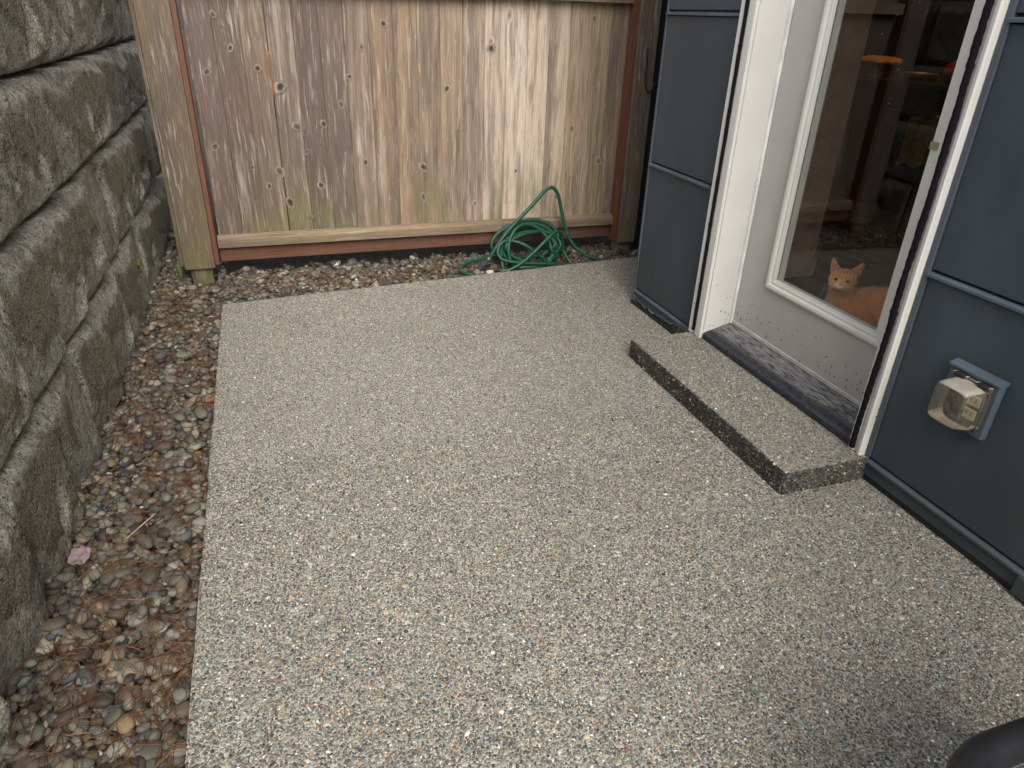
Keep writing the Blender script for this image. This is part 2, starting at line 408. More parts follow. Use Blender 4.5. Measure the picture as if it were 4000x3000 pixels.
rx, rz, rr = pack(SY1 - SY0 - .01, SZ - .006); nx_, nz_, nr_ = pack(1.97 - SX, SZ - .006)
V, F, K = dome_field(np.stack([np.full_like(rx, SX), rx + SY0 + .005, rz + .003], 1), rr * 1.35, ((0, 1, 0), (0, 0, 1), (-1, 0, 0)), rng.choice([.24, .4, .9], (len(rx), 1), p=[.7, .2, .1]), None, 2.2)
V2, F2, K2 = dome_field(np.stack([nx_ + SX + .003, np.full_like(nx_, SY0), nz_ + .003], 1), nr_ * 1.35, ((1, 0, 0), (0, 0, 1), (0, -1, 0)), rng.choice([.28, .5, .9], (len(nx_), 1), p=[.7, .2, .1]), None, 2.2)
sub(tag(tri_mesh('riser_aggregate', np.concatenate([V, V2]), np.concatenate([F, F2 + len(V)]), M['agg'], None, np.concatenate([K, K2])), kind='stuff'), step)

# ------------------------------------------------------------------ retaining wall of cast rock-face blocks
def mat_block():
    n = NB('rock_face_concrete', .92, .2)
    off = n.ma('MULTIPLY', n.objinfo(), 41.); P = n.vm('ADD', n.geo(), off); A = n.attr('Col'); st = n.n('ShaderNodeSeparateColor')
    n.l(A, st.inputs[0]); stain = st.outputs[0]
    a = n.noise(P, 7, 5, .6); b = n.noise(P, 26, 5, .65); c = n.noise(P, 130, 4, .65); e = n.noise(P, 70, 3, .55)
    col = n.mix(n.ss(b, .35, .65), (.26, .255, .21), (.49, .48, .41))
    col = n.mix(n.ss(c, .38, .64, .7, 0), col, (.11, .098, .07))
    brown = n.mix(n.ss(c, .36, .66), (.070, .058, .038), (.205, .17, .115))
    col = n.mix(n.ma('MULTIPLY', n.ss(n.ma('ADD', stain, n.ma('MULTIPLY', n.ma('SUBTRACT', a, .5), 2.6)), .25, .7), .9), col, brown)
    g = n.noise(P, 230, 3, .6); col = n.mix(n.ss(g, .54, .66, 0, .7), col, (.46, .44, .36)); col = n.mix(n.ss(g, .44, .32, 0, .85), col, (.035, .03, .02))
    col = n.mix(n.ss(e, .62, .70, 0, .85), col, (.02, .017, .012))
    col = n.mix(n.ma('MULTIPLY', n.ss(n.noise(P, 16, 4), .6, .72), .4), col, (.22, .24, .16))
    n.color(col).bump(n.ma('ADD', n.ma('MULTIPLY', c, .6), n.ma('ADD', n.ma('MULTIPLY', n.ss(e, .56, .7), -.8), n.ma('MULTIPLY', b, 1.4))), .75, .012)
    return n.m
M['block'] = mat_block()
from mathutils import noise as mn
def sstep(x, a, b):
    t = np.clip((x - a) / (b - a), 0, 1); return t * t * (3 - 2 * t)
wallo = empty('retaining_wall', (-.77, 3, 0))
tag(wallo, 'tall retaining wall of big brown-grey rock-face concrete blocks beside the gravel', 'wall')
def block(y0, y1, z0, z1, xf, seed):
    nu, nv = 96, 50
    U, Vv = np.meshgrid(np.linspace(0, 1, nu), np.linspace(0, 1, nv), indexing='ij')   # U along Y, V up
    L, H = y1 - y0, z1 - z0
    uy, vz = U * L, Vv * H
    # same mould for every block: flat main face, receding right third, a hollow at the lower right, sloped top, undercut foot
    rs = np.random.default_rng(seed + 900); J = lambda a_: rs.uniform(1 - a_, 1 + a_); mid_ = L * rs.uniform(.44, .56)
    # chipped planes cut the flat main face back towards the joints; the lowest plane wins
    lean = .06 * (vz - H / 2)
    t_ = np.where(uy + lean > mid_, (uy + lean - mid_) / (L - mid_), (uy + lean) / mid_)         # 0..1 along each half
    main = .050 + (.022 * t_ + .034 * uy / L) * (1 - .5 * vz / H) * J(.3) - .014 * (vz / H - .5)
    far = np.where(uy + lean > mid_, L - uy, mid_ - uy - lean); hf = np.where(uy + lean > mid_, 1, .6)
    pl = [main, .020 + (H - vz) * (.75 + .25 * np.sin(uy * 6 + seed)) * J(.2), .016 + vz * .95 * J(.2),
          .004 + .016 * (1 - hf) + t_ * mid_ * .17 * J(.25) + vz * .15 * J(.25), (.012 if True else 0) + .04 * (1 - hf) + far * 1.8,
          .030 + t_ * mid_ * .30 * J(.3) + np.abs(vz - H * rs.uniform(.25, .4)) * .22]
    for _ in range(3): pl.append(rs.uniform(.078, .095) + (uy - L * rs.uniform(.2, .8)) * rs.normal(0, .05) + (vz - H / 2) * rs.normal(0, .10))
    for _ in range(7):      # extra chips low on the face
        cy_, cz_ = rs.uniform(.05, .95) * L, rs.uniform(.0, .5) * H; an = rs.uniform(-.9, .9)
        pl.append(rs.uniform(.036, .054) + np.abs((uy - cy_) * math.cos(an) + (vz - cz_) * math.sin(an)) * rs.uniform(.25, .5) + np.clip(np.hypot(uy - cy_, vz - cz_) - .05, 0, 1) * .5)
    e = np.minimum.reduce([uy / .016, (L - uy) / .012, vz / .011, (H - vz) / .007])
    pl = np.array(pl); h = pl.min(0) - .045 * (1 - sstep(e, 0, 1)); onmain = sstep(h - (main - .014), 0, .014); s_ = uy / L
    r = np.random.default_rng(seed)
    ph = r.uniform(0, 50, 3)
    nz = np.array([mn.fractal(Vector((a * 5 + ph[0], b * 5 + ph[1], seed)), .9, 2.1, 5) for a, b in zip(uy.ravel(), vz.ravel())]).reshape(U.shape)
    noise_tone = .5 + nz  # plain surface noise, kept in the green colour channel
    h += nz * .006
    X = xf + h
    stain = onmain * sstep(Vv, .03, .12) * (1 - .8 * sstep(Vv, .70, 1.0)) * rs.uniform(.6, .9) + .12
    v = np.stack([X, y0 + uy, z0 + vz], -1).reshape(-1, 3)
    idx = np.arange(nu * nv).reshape(nu, nv)
    a, b, c, d_ = idx[:-1, :-1].ravel(), idx[1:, :-1].ravel(), idx[1:, 1:].ravel(), idx[:-1, 1:].ravel()
    f = np.concatenate([np.stack([a, b, c], 1), np.stack([a, c, d_], 1)])
    # close the block with a back box
    rim = np.concatenate([idx[:, 0], idx[-1, 1:], idx[-2::-1, -1], idx[0, -2:0:-1]])
    back = v[rim].copy(); back[:, 0] = xf - .3
    nb = len(v); v = np.concatenate([v, back]); k = len(rim); j = np.arange(k); j2 = (j + 1) % k
    f = np.concatenate([f, np.stack([rim[j], nb + j, rim[j2]], 1), np.stack([rim[j2], nb + j, nb + j2], 1)])
    col = np.zeros((len(v), 3)); col[:nu * nv, 0] = np.clip(stain, 0, 1).ravel(); col[:nu * nv, 1] = noise_tone.ravel()
    return v, f, col
courses = [(-.09, .371, 1.80, -.800), (.371, .831, 2.18, -.806), (.831, 1.256, 2.63, -.814), (1.256, 1.70, 2.92, -.822), (1.70, 2.14, 2.55, -.83)]
seed = 3
for z0, z1, yj, xf in courses:
    y = yj - .89 * 3
    while y < 6.3:
        seed += 1
        if y + .89 > .3:
            v, f, c = block(y + .004, y + .886, z0 + .002, z1 - .002, xf, seed)
            sub(tri_mesh('block', v, f, M['block'], None, c), wallo)
        y += .89
# earth retained behind the wall
tag(box('earth_bank', -6, -1.16, -4, 8, -.2, 2.1, M['soil'], None, .05), kind='structure')

# ------------------------------------------------------------------ cedar fence
FY = 4.66                                                     # face of the boards
fence = empty('cedar_fence', (1, FY, 0))
tag(fence, 'weathered cedar board fence with red-brown kickboard at the end of the patio', 'fence')
def lin(r, g, b): return tuple(((x / 255 + .055) / 1.055) ** 2.4 if x > 10 else x / 3294 for x in (r, g, b))
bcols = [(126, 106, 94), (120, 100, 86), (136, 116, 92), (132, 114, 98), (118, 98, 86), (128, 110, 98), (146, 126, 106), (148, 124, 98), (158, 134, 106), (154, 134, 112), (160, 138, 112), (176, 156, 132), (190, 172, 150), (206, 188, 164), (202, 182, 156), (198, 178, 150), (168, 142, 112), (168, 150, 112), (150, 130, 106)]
bw = .1443
def board_mesh(w, z0, z1, seedk):
    # board with eased edges and a faint cup across its width, its origin at the middle of its foot
    n = 9; r = np.random.default_rng(seedk); v, f = [], []
    zs = np.linspace(z0, z1, 14); bow = r.normal(0, .0012)
    xs = np.concatenate([[-w / 2, -w / 2 + .0025], np.linspace(-w / 2 + .02, w / 2 - .02, n - 4), [w / 2 - .0025, w / 2]])
    for z in zs:
        for i, x in enumerate(xs):
            y = (.0022 if i in (0, len(xs) - 1) else 0) + bow * math.cos(x / w * math.pi) + .0006 * math.sin(z * 5 + seedk)
            v.append((x, y, z))
    m = len(xs)
    for a in range(len(zs) - 1):
        for b in range(m - 1): f.append((a * m + b, a * m + b + 1, (a + 1) * m + b + 1, (a + 1) * m + b))
    k = len(v)
    for z in zs: v += [(-w / 2, .018, z), (w / 2, .018, z)]
    for a in range(len(zs) - 1):
        f.append((a * m, (a + 1) * m, k + 2 * a + 2, k + 2 * a)); f.append((a * m + m - 1, k + 2 * a + 1, k + 2 * a + 3, (a + 1) * m + m - 1))
        f.append((k + 2 * a, k + 2 * a + 2, k + 2 * a + 3, k + 2 * a + 1))
    return v, f
knots = [(-.19, 1.452, .011, 1), (-.118, 1.285, .006, 0), (.02, 1.181, .008, 0), (.129, 1.08, .011, 0), (.074, .596, .012, 1), (.11, .403, .010, 0), (-.0, .509, .007, 0), (.235, .709, .008, 1), (.31, .502, .009, 0), (.474, 1.364, .009, 1), (.475, .984, .010, 1), (.42, .628, .010, 1), (.757, 1.432, .013, 0), (.99, 1.383, .010, 1), (1.426, 1.346, .010, 1), (1.535, 1.50, .010, 1), (.903, 1.09, .010, 1), (.747, 1.036, .016, 1), (.708, .692, .012, 1), (.601, .637, .008, 0), (.967, .597, .014, 0), (1.142, 1.072, .013, 0), (1.245, .708, .012, 1), (.965, .40, .009, 1), (.535, 1.14, .008, 0), (.36, .87, .008, 0), (2.123, 1.495, .009, 1), (.2, .86, .010, 1), (-.09, .624, .007, 0), (1.43, 1.31, .013, 0), (2.02, .82, .010, 1), (1.93, .36, .008, 1), (1.33, .34, .008, 1), (1.62, .55, .007, 0), (.62, 1.3, .007, 1), (-.26, 1.16, .010, 1), (-.28, .75, .009, 1), (.23, .30, .009, 1), (.60, .30, .010, 1), (1.62, .78, .009, 1), (2.24, .6, .01, 1)]
def knot(parent, loc, r, deep):
    """slightly raised oval knot whose rim blends into the board"""
    k = 16; rr = (0, .28, .48, .62, .8, 1.); cd = (1., .95, .6, .25, .1, 0) if deep else (.9, .45, .4, .3, 0, 0); cp = (0, 0, .1, .35, .3, 0)
    asp = random.uniform(1.0, 1.5); R_ = r * 2.1; ph = random.uniform(0, 6.28); ox, oz = random.uniform(-.12, .12), random.uniform(-.15, .15)
    v, f, cl = [], [], []
    for q, (t, d_, p_) in enumerate(zip(rr, cd, cp)):
        for i in range(k):
            a = 2 * math.pi * i / k; w = t * (1 + .16 * math.sin(2 * a + ph) + .08 * math.sin(5 * a + ph * 2))
            v.append((R_ * (w * math.cos(a) + ox * (1 - t)), -.0012 * (1 - t * t), asp * R_ * (w * math.sin(a) + oz * (1 - t)))); cl.append((d_ * random.uniform(.8, 1), p_ * random.uniform(.5, 1), 0, 1))
    for q in range(5):
        for i in range(k): f.append((q * k + i, q * k + (i + 1) % k, q * k + k + (i + 1) % k, q * k + k + i))
    o = mesh_obj('knot', v, f, M['board'], parent, True); o.location = loc; o.color = parent.color
    at = o.data.color_attributes.new('Knot', 'FLOAT_COLOR', 'POINT'); at.data.foreach_set('color', np.array(cl, np.float32).ravel())
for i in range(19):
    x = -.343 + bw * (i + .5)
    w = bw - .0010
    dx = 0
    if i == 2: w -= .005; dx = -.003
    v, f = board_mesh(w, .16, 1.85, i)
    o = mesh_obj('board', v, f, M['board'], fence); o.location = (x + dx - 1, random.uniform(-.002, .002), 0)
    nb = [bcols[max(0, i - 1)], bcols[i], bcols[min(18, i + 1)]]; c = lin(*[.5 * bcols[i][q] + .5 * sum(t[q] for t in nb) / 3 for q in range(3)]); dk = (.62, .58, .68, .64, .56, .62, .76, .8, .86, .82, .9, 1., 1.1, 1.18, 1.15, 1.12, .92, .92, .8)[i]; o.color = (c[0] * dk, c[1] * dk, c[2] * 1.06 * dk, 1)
    for kx, kz, kr, km in knots:
        if abs(kx - x) < bw / 2 and (km == 0 or int(kx * 1000) % 3):
            kk = max(-bw / 2 + kr * 1.4, min(bw / 2 - kr * 1.4, kx - x))
            knot(o, (kk, -.0022, kz), kr * random.uniform(.8, 1.5), km == 0)
F_ = lambda o: sub(o, fence)
F_(box('lap_strip', .083, .13, FY + .021, FY + .03, 1.04, 1.27, M['raw'], None, .001))  # added strip whose orange stands in for sunlight behind the board gap
rail_prof = [(4.603, .150), (4.655, .150), (4.655, .222), (4.628, .220), (4.624, .207), (4.614, .205), (4.603, .200)]
F_(prism('bottom_rail', rail_prof, 'x', -.352, 1.515, M['rail'])); F_(prism('bottom_rail', rail_prof, 'x', 1.518, 2.372, M['kick' if False else 'rail']))
F_(box('kickboard', -.352, 2.372, 4.640, 4.668, .052, .149, M['kick'], None, .004))
F_(prism('top_rail', [(4.60, 1.588), (4.655, 1.588), (4.655, 1.66), (4.60, 1.66)], 'x', -.352, 2.372, M['rail']))
o = F_(box('post_board', -.563, -.388, 4.575, 4.597, .032, 1.9, M['board'], None, .004)); o.color = lin(108, 92, 74) + (1,)
o = F_(box('post_side_strip', -.386, -.358, 4.580, 4.66, .05, 1.9, M['redstrip'], None, .003))
o = F_(box('post_side_board', -.588, -.565, 4.60, 4.72, .05, 1.9, M['board'], None, .004)); o.color = lin(100, 86, 70) + (1,)
o = F_(box('post_foot', -.535, -.41, 4.60, 4.70, -.12, .2, M['board'], None, .004)); o.color = lin(70, 62, 50) + (1,)
F_(box('post_side_strip', 2.374, 2.414, 4.594, 4.66, .03, 1.9, M['redstrip'], None, .003))
o = F_(box('post_board', 2.416, 2.558, 4.572, 4.594, .016, 1.9, M['board'], None, .004)); o.color = lin(116, 100, 80) + (1,)
o = F_(box('post_foot', 2.43, 2.54, 4.60, 4.70, -.12, .2, M['board'], None, .004)); o.color = lin(80, 72, 58) + (1,)
F_(box('back_rail', -.35, 2.4, 4.70, 4.74, .9, 1.0, M['kick'], None))
M['iron'] = mat_plain('black_iron', (.018, .018, .02), .5)
hk = tube('metal_hook', catmull([(2.486, 4.568, 1.33), (2.489, 4.563, 1.26), (2.487, 4.558, 1.19), (2.492, 4.553, 1.11), (2.512, 4.55, 1.068), (2.535, 4.552, 1.068), (2.553, 4.556, 1.10), (2.566, 4.562, 1.125)], 6), .006, M['iron'], None, 8)
tag(hk, 'thin black J-shaped metal hook hanging on the right fence post board', 'hook')

# ------------------------------------------------------------------ house
HX = 1.975
house = empty('house', (2.4, 2, 0)); tag(house, 'dark slate panel-sided house with a cream-framed glazed door', 'house')
H_ = lambda o: sub(o, house)
H_(box('wall_core', 1.992, 2.15, 2.73, 3.455, .0, 3.5, M['siding'], None, 0)); H_(box('wall_core', 1.992, 2.15, -4, 1.67, .0, 3.5, M['siding'], None, 0))
H_(box('wall_core', 1.992, 2.15, 1.672, 2.728, 2.30, 3.5, M['siding'], None, 0))
H_(box('wall_core', 2.152, 2.80, 3.30, 3.455, .0, 3.5, M['siding'], None, 0)); H_(box('wall_core', 2.70, 2.80, 3.457, 9, -.1, 3.5, M['siding'], None, 0))
rows = [(.094, .797), (.817, 1.520), (1.540, 2.243), (2.262, 2.99), (3.010, 3.48)]
for z0, z1 in rows:
    y0, y1 = (2.826, 3.452) if z0 < 2.2 else (1.62, 3.452)
    H_(box('siding_panel', HX, HX + .016, y0, y1, z0 + .007, z1, M['siding'], None, .0015))
    H_(box('siding_panel', HX, HX + .016, -4, 1.595, z0 + .007, z1, M['siding'], None, .0015))
    for a, b in (((2.826, 3.458), (-4, 1.60))):
        # Z-shaped joint strip below each panel: sloped lip with a shadow gap above it
        H_(prism('joint_strip', [(HX - .013, z0 - .016), (HX + .01, z0 - .016), (HX + .01, z0 - .002), (HX - .002, z0 - .003), (HX - .013, z0 - .008)], 'y', a, b, M['slate_trim']))
H_(box('corner_trim', HX - .004, HX + .02, 3.4535, 3.470, .06, 3.5, M['slate_trim'], None, .002))
H_(box('corner_trim', HX + .002, HX + .8, 3.456, 3.464, .06, 3.5, M['siding'], None, .001))
H_(box('edge_trim', HX - .008, HX + .018, 1.597, 1.616, .10, 3.2, M['slate_trim'], None, .002))
H_(box('corner_post', 2.575, 2.69, 4.62, 4.72, -.1, 3.4, M['black'], None, .003))  # black box added in place of the shade in the gap beside the fence
# skirt boards: the far one has rotted along its foot
H_(box('skirt_board', HX - .004, HX + .012, .99, 1.612, .026, .077, M['siding'], None, .003)); H_(box('skirt_board', HX - .016, HX + .012, -4, .987, .012, .079, M['siding'], None, .003))
ys = np.linspace(2.835, 3.463, 34); low = np.interp(ys, [2.835, 2.90, 2.95, 3.0, 3.08, 3.15, 3.25, 3.33, 3.40, 3.43, 3.463], [.070, .066, .062, .050, .036, .030, .030, .026, .034, .046, .048]) + rng.uniform(-.006, .006, 34)
v = []; f = []
for y, z in zip(ys, low):
    fl = rng.uniform(0, .012)
    v += [(HX - .003, y, .078), (HX - .004 - fl * .7, y, z), (HX + .012, y, z + .002), (HX + .012, y, .078)]
for i in range(33):
    for k in range(4): f.append((i * 4 + k, i * 4 + (k + 1) % 4, i * 4 + 4 + (k + 1) % 4, i * 4 + 4 + k))
o = H_(mesh_obj('peeling_skirt_board', v, f, M['siding'])); o['label'] = 'skirt board with its lower edge peeled and split'
o = H_(mesh_obj('paint_curl', [(HX - .008 - rng.uniform(0, .01), y, z + rng.uniform(-.001, .012)) if k else (HX - .006, y, z + .012) for y, z in zip(ys[1:], low[1:]) for k in (0, 1)], [(2 * i, 2 * i + 1, 2 * i + 3, 2 * i + 2) for i in range(32)], M['slate_trim']))
# rotten wood behind
nu = 40; v = []; f = []
for i, y in enumerate(np.linspace(2.84, 3.46, nu)):
    for k, z in enumerate((.005, .03, .05, .074)): v.append((HX + .006 + rng.uniform(0, .008), y, z))
for i in range(nu - 1):
    for k in range(3): f.append((i * 4 + k, i * 4 + 4 + k, i * 4 + 5 + k, i * 4 + 1 + k))
o = H_(mesh_obj('rotten_sill_plate', v, f, M['rot'], smooth=True)); o['label'] = 'exposed mouldy rotten wood'
H_(box('flashing', HX - .014, HX - .002, 2.93, 3.47, .001, .020, M['black'], None, .001)); H_(box('flashing', HX + .002, HX + .014, -4, 1.60, .001, .024, M['black'], None, .001))
# door casing, jambs
def casing(y0, y1, z0, z1, flip):
    s = -1 if flip else 1; a, b = (y0, y1) if not flip else (y1, y0)     # a: inner edge by the opening
    w = abs(y1 - y0)
    pr = [(1.952, a), (1.948, a + s * .004), (1.948, a + s * w * .42), (1.953, a + s * w * .47), (1.953, a + s * w * .68), (1.946, a + s * w * .73), (1.944, a + s * w * .92), (1.950, b), (1.990, b), (1.990, a)]
    return prism('door_casing', pr, 'z', z0, z1, M['cream'])
H_(casing(2.716, 2.822, .098, 2.30, False)); H_(casing(1.618, 1.684, .098, 2.30, True))
H_(box('head_casing', 1.946, 1.99, 1.618, 2.822, 2.302, 2.40, M['cream'], None, .003))
H_(box('jamb', 1.960, 2.15, 2.706, 2.727, .12, 2.30, M['cream'], None, .002)); H_(box('jamb', 1.960, 2.15, 1.674, 1.694, .12, 2.30, M['cream'], None, .002))
H_(box('head_jamb', 1.962, 2.15, 1.696, 2.704, 2.26, 2.30, M['cream'], None, .002))
H_(box('weather_strip', 2.098, 2.112, 2.690, 2.7055, .17, 2.26, M['white'], None, .003)); H_(box('weather_strip', 2.098, 2.112, 1.6945, 1.709, .17, 2.26, M['white'], None, .003))
# threshold
def mat_thr():
    n = NB('worn_threshold', .6, .4); P = n.geo()
    a = n.noise(n.vm('MULTIPLY', P, (1, .09, 1)), 190, 5, .7); b = n.noise(P, 9, 3); x, y, z = n.sep(P)
    worn = n.ma('MULTIPLY', n.ss(a, .38, .58), n.ma('MULTIPLY', n.ss(n.ma('ADD', b, n.ss(y, 1.7, 2.7, -.12, .22)), .24, .46), n.ss(x, 1.985, 2.03)))
    n.color(n.mix(n.ma('MULTIPLY', worn, .7), n.mix(n.ss(n.noise(P, 60, 4), .3, .7), (.018, .019, .026), (.05, .05, .062)), (.36, .345, .325))).bump(a, .4, .003)
    return n.m
M['thr'] = mat_thr()
thr = H_(prism('threshold', [(1.958, .104), (2.14, .104), (2.14, .170), (2.105, .168), (2.085, .163), (1.968, .132), (1.958, .124)], 'y', 1.688, 2.704, M['thr']))
for k in range(9):
    t = .06 + .1 * k; x = 1.968 + t * .117; z = .132 + t * .031
    o = prism('rib', [(x, z - .001), (x + .006, z + .0006), (x + .0045, z + .0042), (x + .0015, z + .0034)], 'y', 1.692, 2.70, M['thr']); o.parent = thr
    o.matrix_parent_inverse = Matrix.Identity(4); o.matrix_world = Matrix.Identity(4); o.matrix_parent_inverse = thr.matrix_basis.inverted() @ Matrix.Translation(-Vector((0, 0, 0)))
# door leaf, an object whose own mesh is the slab of four pieces round the opening
DX0, DX1 = 2.112, 2.150
DY0, DY1, DZ0, DZ1 = 1.710, 2.690, .182, 2.24
GY0, GY1, GZ0, GZ1 = 1.84, 2.445, .478, 2.05
bm = bmesh.new()
box_bm(bm, DX0, DX1, DY0, GY0 - .0, DZ0, DZ1); box_bm(bm, DX0, DX1, GY1, DY1, DZ0, DZ1); box_bm(bm, DX0, DX1, GY0, GY1, DZ0, GZ0); box_bm(bm, DX0, DX1, GY0, GY1, GZ1, DZ1)
door = H_(bm_obj('door', bm, M['door'])); door['label'] = 'grey-green door leaf with one tall pane'
def D_(o): o.parent = door; return o
M['sweep'] = mat_plain('door_sweep_cream', (.55, .52, .45), .5)
D_(box('door_sweep', DX0 - .006, DX0 + .02, DY0, DY1, DZ0 - .012, DZ0 + .006, M['sweep'], None, .002))
def moulding(y0, y1, z0, z1, w):
    """mitred frame of stepped moulding round the pane, one piece per side"""
    pr = [(0., DX0 - .001), (.004, DX0 - .015), (.014, DX0 - .019), (.024, DX0 - .017), (.030, DX0 - .009), (.040, DX0 - .009), (.046, DX0 - .005), (w, DX0 - .003), (w, DX0 + .004), (0., DX0 + .004)]
    cs = [(y0, z0), (y1, z0), (y1, z1), (y0, z1)]; inn = [(1, 1), (-1, 1), (-1, -1), (1, -1)]
    for s in range(4):
        a, b = s, (s + 1) % 4; v = []
        for (cy, cz), (iy, iz) in ((cs[a], inn[a]), (cs[b], inn[b])): v += [(x, cy + iy * t, cz + iz * t) for t, x in pr]
        n = len(pr); f = [(k, (k + 1) % n, n + (k + 1) % n, n + k) for k in range(n)]
        o = D_(mesh_obj('pane_moulding', v, f, M['lite'])); bmm = bmesh.new(); bmm.from_mesh(o.data); bmesh.ops.recalc_face_normals(bmm, faces=bmm.faces); bmm.to_mesh(o.data); bmm.free()
        for p in o.data.polygons: p.use_smooth = False
moulding(1.795, 2.500, .428, 2.10, .055)
def mat_glass():
    n = NB('door_glass'); t = n.n('ShaderNodeBsdfTransparent'); g = n.n('ShaderNodeBsdfGlossy'); dsh = n.n('ShaderNodeBsdfDiffuse'); P = n.geo()
    t.inputs[0].default_value = (.97, .98, .975, 1); g.inputs['Roughness'].default_value = .015
    dsh.inputs[0].default_value = (.55, .53, .5, 1)
    dt = n.n('ShaderNodeVectorMath', operation='DOT_PRODUCT'); n.l(n.geo('Incoming'), dt.inputs[0]); n.l(n.geo('Normal'), dt.inputs[1])
    fr = n.ma('MULTIPLY_ADD', n.ma('POWER', n.ma('SUBTRACT', 1., n.ma('ABSOLUTE', dt.outputs['Value'])), 5.), .86, .085)     # Schlick, two panes, same from both sides
    m1 = n.n('ShaderNodeMixShader'); n.l(fr, m1.inputs[0]); n.l(t.outputs[0], m1.inputs[1]); n.l(g.outputs[0], m1.inputs[2])
    # thin film of dust and a few splashes
    z = n.sep(P)[2]; v = n.voro(P, 17); cl = n.sep(n.voro(P, 17, out='Color'))[0]
    dust = n.ma('ADD', n.ma('MULTIPLY', n.ss(n.noise(P, 9, 5), .4, .8), n.ss(z, .45, 1.3, .03, .008)), n.ma('MULTIPLY', n.ma('MULTIPLY', n.ss(v, .035, .06, 1, 0), n.ss(cl, .85, .9)), .35))
    m2 = n.n('ShaderNodeMixShader'); n.l(dust, m2.inputs[0]); n.l(m1.outputs[0], m2.inputs[1]); n.l(dsh.outputs[0], m2.inputs[2])
    n.l(m2.outputs[0], n.out.inputs[0]); return n.m
M['glass'] = mat_glass()
D_(mesh_obj('glass_pane', [(DX0 + .004, GY0 - .004, GZ0 - .004), (DX0 + .004, GY1 + .004, GZ0 - .004), (DX0 + .004, GY1 + .004, GZ1), (DX0 + .004, GY0 - .004, GZ1)], [(0, 3, 2, 1)], M['glass']))
M['tape'] = mat_plain('tan_tape', (.33, .26, .13), .7)
D_(box('tape_strip', DX0 - .0215, DX0 - .010, 1.793, 1.842, 1.150, 1.173, M['tape'], None, .001))

# braided purple cords lying in the casing
M['yarn'] = mat_plain('dark_purple_yarn', (.010, .009, .011), .95, .1, .5, 200)
def cord(name, y, x, z0, z1, r, label, sd):
    rr = np.random.default_rng(sd); v, f = [], []
    zs = np.linspace(z0, z1, 240); off = np.cumsum(rr.normal(0, .0004, 240)); off -= np.linspace(0, off[-1], 240)
    k = 12
    for i, z in enumerate(zs):
        tw = z * 95; rad_ = r * (1 + .05 * math.sin(z * 23 + sd) + .04 * math.sin(z * 61))
        if i % 83 == 59: rad_ *= 1.25
        for a in range(k):
            an = 2 * math.pi * a / k; q = rad_ * (1 + .14 * abs(math.cos(1.5 * an + tw)))
            v.append((x + q * math.cos(an) * .75, y + off[i] + q * math.sin(an), z))
    for i in range(239):
        for a in range(k): f.append((i * k + a, i * k + (a + 1) % k, (i + 1) * k + (a + 1) % k, (i + 1) * k + a))
    f.append(tuple(range(k))[::-1])
    tag(mesh_obj(name, v, f, M['yarn'], smooth=True), label, 'cord')
cord('braided_cord', 2.776, 1.946, .118, 2.3, .0085, 'thin dark purple braided cord along the far side of the door frame', 2)
cord('braided_cord', 1.662, 1.944, .112, 2.3, .0105, 'thicker dark purple braided cord along the near side of the door frame', 5)

# ------------------------------------------------------------------ outdoor socket box
ob = empty('outdoor_socket', (1.96, 1.31, .5)); tag(ob, 'yellowed clear weatherproof cover over a wall socket on a slate mounting block', 'socket')
O_ = lambda o: sub(o, ob)
O_(box('mounting_block', 1.948, 1.9745, 1.232, 1.402, .400, .582, M['slate_trim'], None, .004, 2))
O_(prism('drip_cap', [(1.940, .581), (1.9745, .5835), (1.9745, .597), (1.958, .595), (1.940, .588)], 'y', 1.229, 1.405, M['slate_trim']))
def mat_plastic():
    n = NB('yellowed_clear_plastic', .32, .5); P = n.geo(); z = n.sep(P)[2]; x = n.sep(P)[0]
    t = n.n('ShaderNodeBsdfTransparent'); t.inputs[0].default_value = (.84, .80, .72, 1)
    n.color(n.mix(n.noise(P, 30, 4), (.33, .30, .24), (.48, .445, .37)))
    cloud = n.ma('ADD', n.ss(n.noise(P, 40, 5), .35, .8, .12, .32), n.ma('MULTIPLY', n.ss(n.ma('ADD', z, n.ma('MULTIPLY', n.noise(P, 45, 4), .03)), .462, .456), .45))
    nrm = n.sep(n.geo('Normal')); cloud = n.ma('ADD', cloud, n.ma('MULTIPLY', n.ss(nrm[2], .3, .8), .75), clamp=True)
    m = n.n('ShaderNodeMixShader'); n.l(cloud, m.inputs[0]); n.l(t.outputs[0], m.inputs[1]); n.l(n.b.outputs[0], m.inputs[2]); n.l(m.outputs[0], n.out.inputs[0])
    return n.m
M['plastic'] = mat_plastic()
# bulging hood: rounded, tapering towards the front, open at the wall
def hood():
    cy, cz = 1.312, .492; v, f = [], []; k = 48
    secs = [(1.946, .066, .077, .012), (1.938, .066, .077, .012), (1.937, .061, .072, .012), (1.905, .060, .070, .014), (1.868, .056, .064, .016), (1.862, .053, .061, .016), (1.859, .049, .057, .016), (1.857, .02, .022, .01)]
    for x, hw, hh, r in secs:
        for i in range(k):
            an = 2 * math.pi * i / k; c, s = math.cos(an), math.sin(an)
            p = 5.5
            q = (abs(c) ** p + abs(s) ** p) ** (-1 / p)
            v.append((x, cy + hw * c * q, cz + hh * s * q + (.004 if x < 1.87 else 0)))
    n = len(secs)
    for i in range(n - 1):
        for a in range(k): f.append((i * k + a, i * k + (a + 1) % k, (i + 1) * k + (a + 1) % k, (i + 1) * k + a))
    f.append(tuple((n - 1) * k + a for a in range(k)))
    return sharpen(mesh_obj('clear_cover', v, f, M['plastic'], smooth=True), 28)
O_(hood())
M['beige'] = mat_plain('aged_beige_plastic', (.42, .36, .26), .5); M['darkplate'] = mat_plain('dark_plate', (.03, .028, .025), .6)
